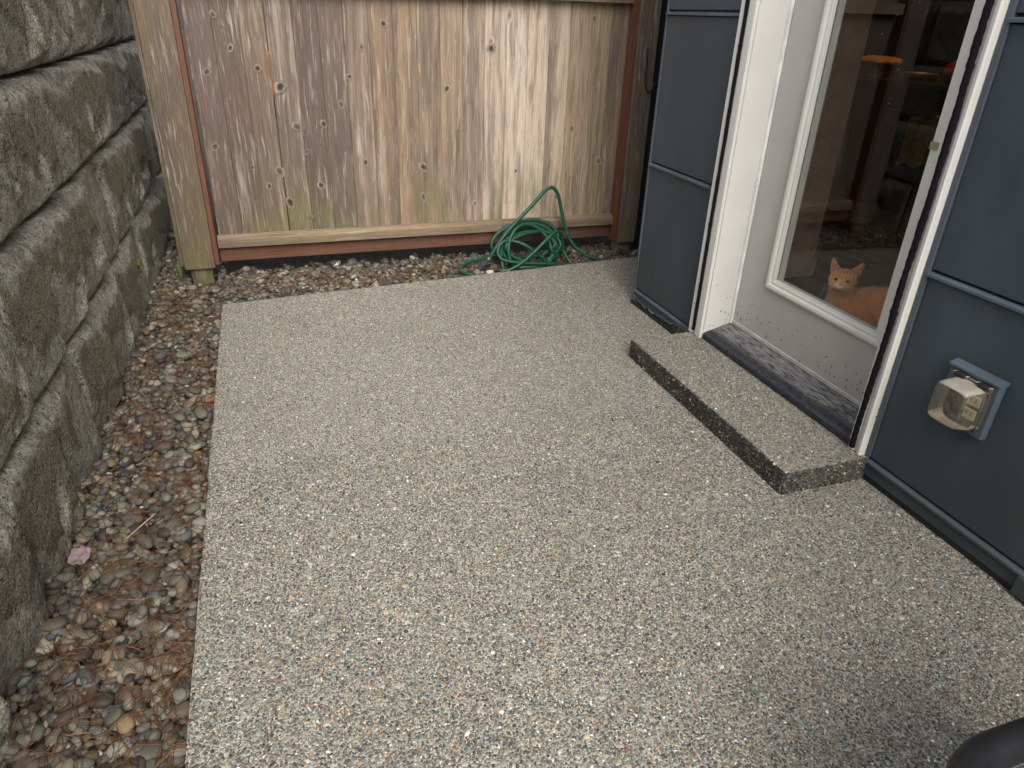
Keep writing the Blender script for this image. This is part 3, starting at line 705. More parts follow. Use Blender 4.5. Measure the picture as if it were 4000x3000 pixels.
O_(box('back_plate', 1.936, 1.9475, 1.250, 1.374, .420, .566, M['darkplate'], None, .003))
for zc in (.515, .470):
    bm = bmesh.new(); box_bm(bm, 1.930, 1.9355, 1.262, 1.302, zc - .017, zc + .017, .002); so_ = O_(bm_obj('socket_face', bm, M['beige']))
    for dy in (-.008, .008):
        b_ = box('slot', 1.9285, 1.9299, 1.282 + dy - .0015, 1.282 + dy + .0015, zc - .002, zc + .008, M['darkplate'], None, 0); b_.parent = ob; sub(b_, ob)
for yc in (1.272, 1.352):
    O_(box('hinge', 1.925, 1.948, yc - .017, yc + .017, .561, .577, M['black'], None, .004, 2))
    for e in (-.021, .021): O_(box('hinge_lug', 1.928, 1.948, yc + e - .004, yc + e + .004, .556, .574, M['plastic'], None, .003))

# ------------------------------------------------------------------ room behind the glass
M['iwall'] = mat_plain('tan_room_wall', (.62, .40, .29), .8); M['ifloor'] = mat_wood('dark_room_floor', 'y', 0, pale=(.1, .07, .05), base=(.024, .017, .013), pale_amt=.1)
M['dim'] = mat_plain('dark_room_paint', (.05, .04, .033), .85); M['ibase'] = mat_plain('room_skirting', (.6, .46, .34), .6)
def st(o): return tag(o, kind='structure')
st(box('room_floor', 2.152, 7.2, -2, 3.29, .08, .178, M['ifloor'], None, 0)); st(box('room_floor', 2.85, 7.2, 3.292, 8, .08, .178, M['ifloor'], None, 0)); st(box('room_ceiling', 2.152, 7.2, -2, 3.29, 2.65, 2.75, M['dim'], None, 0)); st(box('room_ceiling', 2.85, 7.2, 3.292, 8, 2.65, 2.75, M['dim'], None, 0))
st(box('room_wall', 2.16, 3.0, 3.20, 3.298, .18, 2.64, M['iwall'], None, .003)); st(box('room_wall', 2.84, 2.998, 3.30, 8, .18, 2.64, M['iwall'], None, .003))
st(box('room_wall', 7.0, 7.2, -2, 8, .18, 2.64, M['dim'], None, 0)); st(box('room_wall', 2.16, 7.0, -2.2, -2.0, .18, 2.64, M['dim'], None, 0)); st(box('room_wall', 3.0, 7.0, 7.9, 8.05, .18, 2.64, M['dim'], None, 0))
sk = box('skirting', 2.17, 3.012, 3.186, 3.1985, .18, .285, M['ibase'], None, .004); st(sk)
H_(box('roof', 1.75, 7.6, -4.3, 9.2, 3.502, 3.7, M['siding'], None, .02)); H_(box('wall_core', 7.25, 7.4, -4, 9, -.1, 3.5, M['siding'], None, 0)); H_(box('wall_core', 2.16, 7.24, -4.15, -4.002, -.1, 3.5, M['siding'], None, 0)); H_(box('wall_core', 2.81, 7.24, 8.8, 8.95, -.1, 3.5, M['siding'], None, 0))
# kitchen counter with a dish, pan and towel under a warm lamp
M['cab'] = mat_plain('dark_cabinet', (.03, .022, .018), .5); M['top'] = mat_plain('counter_top', (.10, .075, .05), .25)
ct = empty('kitchen_counter', (5.3, 4.9, .18)); tag(ct, 'dim kitchen counter at the back of the room seen through the glass', 'counter')
K_ = lambda o: sub(o, ct)
K_(box('cabinet', 5.04, 5.7, 2.2, 7, .18, 1.08, M['cab'], None, .004)); K_(box('counter_top', 5.0, 5.7, 2.18, 7, 1.081, 1.12, M['top'], None, .006)); K_(box('oven_handle', 4.99, 5.02, 4.2, 5.1, .90, .92, M['top'], None, .006))
M['food'] = mat_plain('golden_food', (.65, .33, .08), .7, var=.4, scale=60, bump=.8); M['pan'] = mat_plain('steel', (.45, .4, .33), .3, metal=.8); M['red'] = mat_plain('red_enamel', (.5, .03, .02), .35); M['towelm'] = mat_plain('yellow_cloth', (.75, .5, .15), .9, var=.25, scale=50)
def lathe(prof, loc, name, m, label, cat, k=32, sy=1.):
    v = [(loc[0] + r * math.cos(2 * math.pi * a / k), loc[1] + sy * r * math.sin(2 * math.pi * a / k), loc[2] + z) for r, z in prof for a in range(k)]
    f = [(i * k + a, i * k + (a + 1) % k, (i + 1) * k + (a + 1) % k, (i + 1) * k + a) for i in range(len(prof) - 1) for a in range(k)]
    return tag(mesh_obj(name, v, f, m, smooth=True), label, cat)
lathe([(.001, .0), (.07, .002), (.07, .01), (.02, .02), (.018, .075), (.04, .085), (.17, .09), (.175, .10), (.165, .099), (.001, .097)], (5.25, 5.42, 1.121), 'cake_stand', M['top'], 'dark footed cake stand under the golden pie on the far counter', 'cake stand')
pie = lathe([(.001, .0), (.17, .001), (.185, .012), (.17, .028), (.14, .038), (.10, .044), (.05, .048), (.001, .046)], (5.25, 5.42, 1.221), 'meringue_pie', M['food'], 'golden browned pie with a peaked crust on the far counter', 'pie', sy=1.25)
for i, vtx in enumerate(pie.data.vertices):
    if vtx.co.z > 1.24: vtx.co.z += random.choice((-.006, .0, .008, .014))
lathe([(.001, .0), (.13, .001), (.15, .06), (.155, .06), (.135, .008), (.001, .006)], (5.2, 4.88, 1.121), 'baking_pan', M['pan'], 'low metal pan with a long handle on the counter', 'pan')
lathe([(.001, .0), (.12, .002), (.15, .05), (.14, .13), (.08, .17), (.001, .18)], (5.3, 4.55, 1.121), 'red_pot', M['red'], 'dim red pot at the right end of the counter', 'pot')
tw = [(4.975, 4.28 + .36 * u, .92 - .36 * w + .02 * math.sin(u * 9) - .07 * u) for w in np.linspace(0, 1, 9) for u in np.linspace(0, 1, 14)]
tw = [(x - .01 * math.sin((y - 4.3) * 40), y, z) for x, y, z in tw]
tag(mesh_obj('dish_towel', tw, [(i * 14 + k, i * 14 + k + 1, i * 14 + k + 15, i * 14 + k + 14) for i in range(8) for k in range(13)], M['towelm'], smooth=True), 'yellow cloth towel hanging from the oven handle inside', 'towel')
n = NB('lamp_glow'); n.b.inputs['Emission Color'].default_value = (1, .55, .2, 1); n.b.inputs['Emission Strength'].default_value = 20
lp = empty('ceiling_lamp', (5.2, 5.0, 2.2)); tag(lp, 'warm kitchen lamp above the far counter', 'lamp')
for nm, r0, mt in (('shade', .16, M['cab']), ('bulb', .07, n.m)):
    prof = [(.02, .22), (r0, .0), (r0 - .004, .0), (.02, .21)] if nm == 'shade' else [(.001, .0), (r0 * .6, .02), (r0, .06), (r0 * .5, .12), (.001, .13)]
    q = lathe(prof, (5.2, 5.0, 2.1), nm, mt, None, None); sub(q, lp)
sub(tube('cable', [(5.2, 5, 2.3), (5.2, 5, 2.649)], .005, M['black']), lp)

# ------------------------------------------------------------------ gravel bed of river pebbles
bed = mesh_obj('gravel_bed', [(-1.0, .2, -.075), (-.338, .2, -.075), (-.338, 4.0, -.075), (2.7, 4.3, -.08), (2.7, 6.2, -.08), (-1.0, 6.2, -.07)], [(0, 1, 2, 5), (2, 3, 4, 5)], M['soil'])
tag(bed, kind='structure')
GX0, GY0_, CELL = -.86, .85, .004
NX, NY = int((2.72 + .86) / CELL), int((5.75 - .85) / CELL)
hm = np.full((NX, NY), -.078, np.float32)
xx = GX0 + (np.arange(NX) + .5) * CELL; yy = GY0_ + (np.arange(NY) + .5) * CELL
XX, YY = np.meshgrid(xx, yy, indexing='ij')
edg = FAR0[1] + (XX - FAR0[0]) * (FAR1[1] - FAR0[1]) / (FAR1[0] - FAR0[0])
blockd = ((XX > -.332) & (YY < edg - .004)) | (XX < -.80) | ((XX > -.54) & (XX < -.405) & (YY > 4.595) & (YY < 4.705)) | ((XX > 2.43) & (XX < 2.54) & (YY > 4.6) & (YY < 4.7))
del XX, YY, edg
from mathutils import geometry as _g
def pebble_proto(seed, sub_):
    bm = bmesh.new(); bmesh.ops.create_icosphere(bm, subdivisions=sub_, radius=1)
    r = np.random.default_rng(seed); k = r.normal(0, 1, (5, 3)); k /= np.linalg.norm(k, axis=1)[:, None]; am = r.uniform(-.16, .1, 5); th = r.uniform(.2, .6, 5)
    V = np.array([v.co[:] for v in bm.verts]); F = np.array([[v.index for v in f.verts] for f in bm.faces]); bm.free()
    s = np.ones(len(V))
    for q in range(5): s += am[q] * np.clip((V @ k[q] - th[q]) / (1 - th[q]), 0, 1)
    V = V * s[:, None]
    V = np.sign(V) * np.abs(V) ** r.uniform(.82, 1.0)
    return V / np.abs(V).max(0), F
protos = [pebble_proto(100 + i, 2) for i in range(10)]
protos_hi = [pebble_proto(100 + i, 3)[0] for i in range(10)]; F_hi = pebble_proto(100, 3)[1]
PAL = np.array([(.13, .125, .10), (.17, .165, .14), (.085, .085, .08), (.11, .085, .06), (.065, .05, .042), (.10, .115, .12), (.05, .058, .068), (.22, .19, .14), (.28, .25, .19), (.16, .115, .065), (.09, .095, .075), (.42, .41, .37), (.19, .20, .18), (.14, .075, .045), (.08, .062, .055)])
PW = np.array([14, 10, 10, 9, 7, 4, 4, 6, 3, 3, 10, 1.0, 6, 1.0, 6]); PW /= PW.sum()
items = []
def drop(x, y, a, b, c, burial=.42):
    """let a pebble with half axes a (long), b, c (thick) come to rest on the height map"""
    ix, iy = int((x - GX0) / CELL), int((y - GY0_) / CELL); n = int(a / CELL) + 1
    i0, i1, j0, j1 = max(0, ix - n), min(NX, ix + n + 1), max(0, iy - n), min(NY, iy + n + 1)
    if i1 - i0 < 2 or j1 - j0 < 2: return
    th = random.uniform(0, math.pi); ct_, st_ = math.cos(th), math.sin(th)
    dx = (xx[i0:i1] - x)[:, None]; dy = (yy[j0:j1] - y)[None]
    q = 1 - ((dx * ct_ + dy * st_) / a) ** 2 - ((-dx * st_ + dy * ct_) / b) ** 2
    ins = q > 0
    if not ins.any() or (blockd[i0:i1, j0:j1] & (q > .25)).any(): return
    h = hm[i0:i1, j0:j1]; hh = h[ins]
    base = np.percentile(hh, 55)
    zc = base + c * (1 - burial)
    if zc + c * .8 < hh.min(): return
    # tilt follows the ground below
    w = ins.astype(float); sx_ = (w * dx).sum(); 
    gxs = ((h - hh.mean()) * dx * w).sum() / max((dx * dx * w).sum(), 1e-6); gys = ((h - hh.mean()) * dy * w).sum() / max((dy * dy * w).sum(), 1e-6)
    gxs, gys = np.clip(gxs, -.5, .5) * .6, np.clip(gys, -.5, .5) * .6
    top = zc + c * np.sqrt(np.clip(q, 0, 1)) + gxs * dx + gys * dy
    h[ins] = np.maximum(h, top)[ins]
    items.append((x, y, zc, a, b, c, th, gxs, gys))
def strip_pt(reg):
    if reg == 0: return random.uniform(-.80, -.335), .9 + 3.15 * random.random()
    if reg == 1: return random.uniform(-.80, 2.66), random.uniform(3.95, 4.78)
    return random.uniform(-.80, -.35), random.uniform(4.6, 5.7)
def size(layer):
    s = math.exp(random.gauss(math.log(.0155), .40)) if layer else random.uniform(.009, .018)
    s = min(s, .034)
    return s, s * random.uniform(.6, .9), s * random.uniform(.38, .62)
for layer, cnts in ((0, (2300, 2300, 500)), (1, (2300, 2300, 450)), (1, (1300, 1300, 250))):
    for reg, n_ in enumerate(cnts):
        for _ in range(n_): drop(*strip_pt(reg), *size(layer))
# a few big ones seen in the photograph
for x, y, a in ((-.50, 2.47, .045), (-.60, 1.86, .045), (-.45, 1.50, .05), (-.56, 1.42, .05), (-.47, 2.05, .04), (-.40, 1.78, .042), (-.62, 1.55, .045), (-.55, 1.72, .04), (-.5, 1.28, .045)):
    drop(x, y, a * .7, a * .5, a * .32, .35)
it = np.array(items)
ptop = it[:, 2] + it[:, 5] * .9
ixs, iys = ((it[:, 0] - GX0) / CELL).astype(int), ((it[:, 1] - GY0_) / CELL).astype(int)
shown = hm[np.clip(ixs, 0, NX - 1), np.clip(iys, 0, NY - 1)] <= ptop + .004
uu, vv, dd = proj(it[:, :3])
inview = shown & (uu > 2) & (uu < 1022) & (vv > 2) & (vv < 766) & (it[:, 1] < 4.55) & (it[:, 0] > -.735 - .0)
score = np.where(inview, it[:, 3] / dd, 0); order = np.argsort(-score); pick = set(order[:300].tolist())
def rotm(th, gx_, gy_):
    z = Vector((-gx_, -gy_, 1)).normalized(); x = Vector((math.cos(th), math.sin(th), 0)); x = (x - z * x.dot(z)).normalized(); y = z.cross(x)
    return np.array([x, y, z]).T
pm = []
for i, V in enumerate(protos_hi):
    me = bpy.data.meshes.new('pebble'); me.from_pydata(V.tolist(), [], F_hi.tolist()); me.polygons.foreach_set('use_smooth', [True] * len(F_hi)); me.materials.append(M['pebble']); pm.append(me)
Vs, Fs, Cs, base = [], [], [], 0
for i, (x, y, z, a, b, c, th, g1, g2) in enumerate(items):
    col = PAL[rng.choice(len(PAL), p=PW)] * rng.uniform(.6, 1.45) * np.array([1.06, 1., .92])
    R3 = rotm(th, g1, g2); k = i % 10
    if i in pick:
        o = bpy.data.objects.new('pebble', pm[k])
        m4 = np.eye(4); m4[:3, :3] = R3 * np.array([a, b, c]); m4[:3, 3] = (x, y, z)
        o.matrix_world = Matrix(m4.tolist()); o.color = (*col, 1); link(o, bed)
    else:
        V, F = protos[k]
        Vs.append((V * [a, b, c]) @ R3.T + [x, y, z]); Fs.append(F + base); base += len(V); Cs.append(np.repeat(col[None], len(V), 0))
tag(tri_mesh('gravel', np.concatenate(Vs), np.concatenate(Fs), M['gravel'], bed, np.concatenate(Cs)), kind='stuff')
def ground_z(x, y):
    return float(hm[min(NX - 1, max(0, int((x - GX0) / CELL))), min(NY - 1, max(0, int((y - GY0_) / CELL)))])

# ------------------------------------------------------------------ fallen pine needles
n = NB('pine_needles', .75, .3); n.color(n.mix(n.noise(n.geo(), 40, 3), n.attr('Col'), n.mix(.5, n.attr('Col'), (.05, .025, .012)))); M['needle'] = n.m
Vs, Fs, Cs, base = [], [], [], 0
def needle(x, y, L, th, bend, z=None, flat=False):
    global base
    P = []
    for k in range(5):
        t = k / 4 - .5; a = th + bend * t
        px_, py_ = x + L * t * math.cos(a), y + L * t * math.sin(a)
        zz = (ground_z(px_, py_) + .0035) if not flat else .003
        P.append([px_, py_, zz])
    P = np.array(P)
    if not flat: P[:, 2] = np.maximum(P[:, 2], P[:, 2].mean()); P[1:-1, 2] = np.maximum(P[1:-1, 2], (P[:-2, 2] + P[2:, 2]) / 2)
    r = .0007; s = np.array([-math.sin(th), math.cos(th), 0])
    V = np.concatenate([P + s * r, P - s * r, P + [0, 0, r * 1.5]])
    F = []
    for k in range(4):
        for a_, b_ in ((0, 10), (10, 5), (5, 0)): F += [(a_ + k, b_ + k, b_ + k + 1), (a_ + k, b_ + k + 1, a_ + k + 1)]
    c = np.array([(.18, .080, .038), (.25, .125, .06), (.12, .055, .030), (.085, .042, .026), (.34, .22, .12)][random.choices(range(5), (5, 3, 4, 2, .6))[0]]) * random.uniform(.6, 1.15)
    Vs.append(V); Fs.append(np.array(F) + base); Cs.append(np.repeat(c[None], len(V), 0)); base += len(V)
def tuft(x, y, k=3):
    th = random.uniform(0, 6.28)
    for _ in range(random.randint(2, k)): needle(x + random.gauss(0, .004), y + random.gauss(0, .004), random.uniform(.05, .10), th + random.gauss(0, .22), random.gauss(0, .38))
centres = [(random.uniform(-.76, -.36), random.uniform(.95, 4.1), random.uniform(.03, .09)) for _ in range(16)] + [(-.64, 4.4, .08), (-.62, 4.6, .09), (-.66, 4.25, .06), (-.38, 1.5, .04), (-.37, 1.9, .03), (-.37, 2.3, .03), (-.42, 1.35, .06), (-.37, 2.9, .03)]
for cx_, cy_, sg in centres:
    for _ in range(20):
        x, y = random.gauss(cx_, sg), random.gauss(cy_, sg * 1.4)
        if -.78 < x < -.35: tuft(x, y)
for _ in range(620): tuft(random.uniform(-.78, -.345), random.uniform(.95, 4.2))
for _ in range(620): tuft(random.uniform(-.7, 2.5), 4.36 + abs(random.gauss(0, .13)) * 1.6 if random.random() < .6 else random.uniform(4.1, 4.7))
for _ in range(60): tuft(random.gauss(.6, .5), random.gauss(4.4, .05))
for x, y in ((.35, 3.6), (1.93, 1.72), (1.2, 2.4), (-.2, 1.4), (.9, 1.3), (1.96, 1.45), (1.94, 1.25), (-.3, 2.2), (.1, 3.9), (1.5, 3.2)): needle(x, y, .06, random.uniform(0, 6), .6, flat=True)
tag(tri_mesh('pine_needles', np.concatenate(Vs), np.concatenate(Fs), M['needle'], None, np.concatenate(Cs), smooth=False), 'brown fallen pine needles lying over the river pebbles', 'needles', kind='stuff')

# ------------------------------------------------------------------ leaf, straw, weed, moss
def leaf(name, loc, s, m, label, rot, curl=.25, cat='leaf'):
    k = 9; v, f = [], []
    for i in range(k):
        t = i / (k - 1); w = (math.sin(math.pi * min(1, t * 1.02)) ** .7) * .42 * (1 + .18 * math.sin(i * 2.3))
        for q in (-1, -.5, 0, .5, 1): v.append((s * (t - .5), s * w * q, s * (curl * (abs(q) ** 1.5) * .5 + .05 * math.sin(i * 1.7 + q * 3) + .12 * (t - .5) ** 2)))
    for i in range(k - 1):
        for q in range(4): f.append((i * 5 + q, i * 5 + q + 1, i * 5 + q + 6, i * 5 + q + 5))
    o = mesh_obj(name, v, f, m, smooth=True); o.location = loc; o.rotation_euler = rot
    md = o.modifiers.new('thick', 'SOLIDIFY'); md.thickness = .0008
    return tag(o, label, cat)
M['leafp'] = mat_plain('faded_pink_leaf', (.20, .145, .15), .8, var=.4, scale=60, bump=.5); M['leafb'] = mat_plain('brown_leaf', (.2, .09, .05), .8, var=.4, scale=60); M['leafg'] = mat_plain('green_leaf', (.13, .22, .07), .7, var=.3); M['straw'] = mat_plain('straw', (.42, .31, .18), .8)
z = ground_z(-.70, 1.94)
leaf('dead_leaf', (-.685, 1.945, max(z, -.02) + .022), .072, M['leafp'], 'curled faded pinkish dead leaf lying against the foot of the retaining wall', (rad(25), rad(-15), .4))
leaf('dead_leaf', (-.66, 1.80, ground_z(-.66, 1.80) + .006), .05, M['leafb'], 'small brown dead leaf on pebbles just below the pink leaf', (.2, -.2, .2))
leaf('dead_leaf', (-.40, 3.95, ground_z(-.40, 3.95) + .006), .035, mat_plain('pale_leaf', (.5, .46, .4), .8), 'tiny pale leaf scrap by the far left patio corner', (.1, .3, 1.2))
leaf('green_leaf', (-.655, 1.55, ground_z(-.655, 1.55) + .004), .03, M['leafg'], 'tiny green leaf between the near pebbles', (.2, .1, 2.))
leaf('dead_leaf', (-.37, 2.95, ground_z(-.37, 2.95) + .006), .05, M['leafb'], 'brown curled leaf touching the left patio edge midway', (.3, -.2, 1.))
g0 = max(ground_z(-.55, 2.02), ground_z(-.50, 2.11)) + .012
tag(tube('straw_stalk', catmull([(-.57, 2.01, g0), (-.53, 2.065, g0 + .004), (-.495, 2.125, g0 - .001)], 5), .0022, M['straw'], sides=6), 'pale dry straw stalk lying across the pebbles', 'straw')
weed = empty('weed', (-.60, 4.68, ground_z(-.6, 4.68))); tag(weed, 'small green feathery weed at the foot of the left fence post', 'weed')
for k in range(34):
    a = random.uniform(0, 6.28); h = random.uniform(.05, .13); sp = random.uniform(.01, .045)
    b0 = Vector((-.605, 4.66, ground_z(-.605, 4.66))); tip = b0 + Vector((math.cos(a) * sp, math.sin(a) * sp, h)); mid = (b0 + tip) / 2 + Vector((0, 0, .012)); wd = Vector((-math.sin(a), math.cos(a), 0)) * .0035
    sub(mesh_obj('leaf_blade', [b0 - wd * .4, b0 + wd * .4, mid + wd, mid - wd, tip], [(0, 1, 2, 3), (3, 2, 4)], M['leafg']), weed)
M['moss'] = mat_plain('yellow_green_moss', (.13, .12, .02), .95, var=.4, scale=80)
bm = bmesh.new()
for k in range(60):
    r = bmesh.ops.create_icosphere(bm, subdivisions=1, radius=random.uniform(.003, .008)); t_ = Vector((random.gauss(-.742, .003), random.gauss(4.18, .012), random.gauss(.205, .022)))
    for q in r['verts']: q.co += t_
tag(bm_obj('moss_clump', bm, M['moss'], smooth=True), 'small yellow-green moss clump on the lowest wall block near the fence', 'moss')

# ------------------------------------------------------------------ garden hose
M['hose'] = None
n = NB('green_hose_rubber', .42, .4); P = n.geo(); n.color(n.mix(n.ss(n.noise(P, 60, 5, .65), .52, .75, 0, .6), n.mix(n.noise(P, 8, 3), (.005, .048, .027), (.009, .085, .046)), (.14, .12, .07))).bump(n.noise(P, 220, 3), .15, .002); M['hose'] = n.m
hose = empty('garden_hose', (1.66, 4.45, -.05)); tag(hose, 'green garden hose in a loose coil with one tall loop against the fence', 'hose')
hp = []
cxh, cyh, czh = 1.665, 4.455, .075
def ring(ang, rx, rz, dx=0, dz=0, tilt=.42, dy=0):
    q = rz * math.sin(ang); return Vector((cxh + dx + rx * math.cos(ang), cyh + dy + q * tilt, czh + dz + q * .92))
pts = [(1.335, 4.43, -.045), (1.37, 4.42, .00), (1.43, 4.42, .09), (1.53, 4.45, .19)]
# big loop rising from the nozzle over the coil
main = [(1.345, 4.42, -.03), (1.375, 4.42, .03), (1.43, 4.43, .11), (1.52, 4.46, .20), (1.62, 4.49, .28), (1.72, 4.51, .37), (1.79, 4.525, .435), (1.845, 4.53, .455), (1.89, 4.53, .41), (1.92, 4.52, .30), (1.95, 4.50, .18), (2.0, 4.47, .07), (2.08, 4.43, -.005), (2.17, 4.40, -.038), (2.235, 4.385, -.045)]
sub(tube('hose_length', catmull(main, 8), .0125, M['hose'], None, 12), hose)
# nested coils, each a little different, then the lengths that cross in front of them
run = [Vector(p) for p in ((1.25, 4.285, -.05), (1.19, 4.31, -.045), (1.15, 4.36, -.04), (1.165, 4.40, -.02), (1.22, 4.44, -.005), (1.29, 4.46, .0), (1.4, 4.49, .0), (1.5, 4.52, -.02), (1.7, 4.54, -.03), (1.88, 4.52, -.02), (1.96, 4.49, .02))]
turns = 6; N = turns * 14
for i in range(N + 8):
    t = i / N; a = 2 * math.pi * turns * t - .1; k = i // 14
    rx = .245 - .028 * (k % 3) - .040 * t + .022 * math.sin(a * .5 + k * 1.9); rz = .180 - .026 * ((k + 1) % 3) - .030 * t + .022 * math.cos(a + k * 1.7)
    p = ring(a, rx, rz, .014 * math.sin(k * 2.1), .012 * math.cos(k * 1.3), .40, -.022 * ((k * 2) % 5) + .035 + .01 * math.sin(a * 2))
    p.z = max(p.z, -.062 + .012 * (k % 3)); run.append(p)
run += [Vector(p) for p in ((1.44, 4.37, .01), (1.45, 4.335, -.045), (1.52, 4.33, -.03), (1.60, 4.33, .02), (1.68, 4.335, .085), (1.76, 4.35, .15), (1.83, 4.38, .185), (1.885, 4.41, .165), (1.905, 4.43, .10), (1.915, 4.43, .03), (1.95, 4.39, -.03), (1.95, 4.365, -.055), (1.89, 4.35, -.045), (1.80, 4.335, -.028), (1.70, 4.33, -.015), (1.60, 4.335, -.005), (1.50, 4.345, .008), (1.43, 4.365, .03), (1.42, 4.40, .08), (1.47, 4.425, .13), (1.55, 4.42, .125), (1.62, 4.38, .10), (1.70, 4.36, .045), (1.76, 4.35, -.01), (1.80, 4.34, -.06), (1.83, 4.335, -.085))]
sub(tube('hose_coil', catmull(run, 4), .0125, M['hose'], None, 12), hose)
# spray nozzle
noz = empty('spray_nozzle', (1.3, 4.40, -.03)); tag(noz, 'dark grey pistol spray nozzle on the end of the green hose', 'nozzle')
M['noz'] = mat_plain('dark_grey_plastic', (.045, .045, .055), .45); M['steel'] = mat_plain('dull_alloy', (.16, .17, .17), .4, metal=.6)
tip, mid_, tail = Vector((1.235, 4.36, -.055)), Vector((1.275, 4.37, -.04)), Vector((1.345, 4.418, .005))
sub(tube('body', catmull([(1.352, 4.42, .0), (1.325, 4.405, -.018), (1.298, 4.39, -.033), (1.275, 4.375, -.042)], 6), .02, M['noz'], None, 14, rf=lambda t: .8 + .35 * math.sin(t * 2.6)), noz)
sub(tube('nozzle_head', [(1.283, 4.385, -.036), (1.262, 4.365, -.044), (1.240, 4.345, -.048), (1.222, 4.33, -.05)], .026, M['noz'], None, 16, rf=lambda t: .75 + .25 * t), noz)
sub(tube('trigger', catmull([(1.275, 4.36, -.03), (1.305, 4.375, -.015), (1.345, 4.395, -.015), (1.37, 4.40, -.005)], 5), .008, M['noz'], None, 8), noz)
sub(tube('connector', [(1.350, 4.419, .0), (1.362, 4.421, .013), (1.372, 4.423, .024)], .017, M['steel'], None, 14), noz)

# ------------------------------------------------------------------ ginger cat
_b = bmesh.new(); bmesh.ops.create_icosphere(_b, subdivisions=4, radius=1); pebble_sphere = (np.array([v.co[:] for v in _b.verts]), np.array([[v.index for v in f.verts] for f in _b.faces])); _b.free()
def cat():
    US, UF = pebble_sphere; CV, CF = [], []
    def ell(c, r, rot=None):
        p = US * np.array(r)
        if rot is not None: p = p @ np.array(rot).T
        CV.append(p + np.array(c)); CF.append(UF + len(US) * len(CF))
    def chain(pts):
        for (a, ra), (b, rb) in zip(pts[:-1], pts[1:]):
            a, b = Vector(a), Vector(b)
            for k in range(7):
                t = k / 6; r = ra + (rb - ra) * t; ell(a.lerp(b, t), (r, r, r))
    Hc = Vector((2.262, 2.222, .548))
    fw = Vector((-.72, -.60, .10)).normalized(); rt = fw.cross(Vector((0, 0, 1))).normalized(); up = rt.cross(fw)      # rt: the cat's right is image left
    rot = Matrix((rt, fw, up)).transposed()
    def hp(r, f, u): return Hc + rt * r + fw * f + up * u
    ell(Hc, (.055, .050, .046), rot); ell(hp(.024, .018, -.016), (.027, .026, .022), rot); ell(hp(-.024, .018, -.016), (.027, .026, .022), rot)     # skull, cheeks
    ell(hp(0, .040, -.016), (.021, .022, .016), rot); ell(hp(.009, .052, -.020), (.012, .011, .010), rot); ell(hp(-.009, .052, -.020), (.012, .011, .010), rot); ell(hp(0, .044, -.030), (.013, .013, .009), rot)
    ell(hp(0, .045, 0.002), (.011, .016, .010), rot)
    for s in (1, -1):       # ears: flattened cones leaning out
        for k in range(9):
            t = k / 8; w = .025 * (1 - t) ** .8 + .0025
            ell(hp(s * (.032 + .027 * t), -.004 - .004 * t, .028 + .050 * t), (w, .006 + .004 * (1 - t), .008), rot)
    neck = Vector((2.30, 2.245, .47)); chest = Vector((2.315, 2.235, .385))
    chain([(hp(0, -.02, -.02), .046), (neck, .056), (chest, .078), ((2.32, 2.20, .33), .085)])
    chain([(chest, .085), ((2.37, 2.14, .42), .108), ((2.42, 2.04, .43), .125), ((2.44, 1.97, .36), .125), ((2.44, 1.96, .30), .115)])
    ell((2.35, 1.99, .29), (.06, .10, .10)); ell((2.50, 2.0, .29), (.06, .10, .10)); ell((2.33, 2.07, .205), (.032, .07, .024)); ell((2.47, 2.09, .205), (.032, .07, .024))
    for dx, dy in ((-.035, .02), (.04, .045)):
        chain([((2.30 + dx, 2.22 + dy, .34), .038), ((2.29 + dx, 2.23 + dy, .25), .026), ((2.285 + dx, 2.235 + dy, .205), .023)]); ell((2.272 + dx, 2.245 + dy, .197), (.028, .034, .018))
    chain([((2.50, 1.90, .24), .035), ((2.58, 1.88, .21), .028), ((2.62, 2.0, .205), .025), ((2.60, 2.12, .205), .02)])
    me = bpy.data.meshes.new('cat'); me.from_pydata(np.concatenate(CV).tolist(), [], np.concatenate(CF).tolist())
    o = bpy.data.objects.new('cat', me); C.objects.link(o)
    m = o.modifiers.new('r', 'REMESH'); m.mode = 'VOXEL'; m.voxel_size = .0045; m.use_smooth_shade = True
    m = o.modifiers.new('s', 'SMOOTH'); m.factor = .5; m.iterations = 5
    dg = bpy.context.evaluated_depsgraph_get(); me2 = bpy.data.meshes.new_from_object(o.evaluated_get(dg)); o.modifiers.clear(); o.data = me2
    me2.polygons.foreach_set('use_smooth', [True] * len(me2.polygons))
    V = np.empty(len(me2.vertices) * 3); me2.vertices.foreach_get('co', V); V = V.reshape(-1, 3)
    L = (V - np.array(Hc)) @ np.array([rt, fw, up]).T        # head space
    r_, f_, u_ = L.T
    base = np.array([.78, .34, .09]); deep = np.array([.30, .105, .032]); pale = np.array([.85, .72, .58])
    col = np.repeat(base[None], len(V), 0)
    head = np.linalg.norm(L / [.075, .08, .09], axis=1) < 1
    stripes = .5 + .5 * np.sin(V[:, 1] * 85 + 6 * np.sin(V[:, 2] * 20) + V[:, 0] * 25)
    col = np.where(head[:, None], col, col * (1 - .16 * sstep(stripes, .5, .95))[:, None] * [.86, .74, .72])
    # forehead M and cheek bars
    fm = head & (u_ > .008) & (f_ > -.02); ms = sstep(.5 + .5 * np.cos(r_ * 480), .5, .95) * sstep(u_, .006, .018)
    col = np.where(fm[:, None], col * (1 - .45 * ms)[:, None], col)
    ck = head & (np.abs(r_) > .028) & (u_ < .004) & (u_ > -.03); cs = sstep(.5 + .5 * np.sin(u_ * 420), .5, .95)
    col = np.where(ck[:, None], col * (1 - .3 * cs)[:, None], col)
    muz = sstep(-np.linalg.norm((L - [0, .05, -.028]) / [.030, .03, .020], axis=1), -1.3, -.5) * .85
    col = col * (1 - muz)[:, None] + pale * muz[:, None]
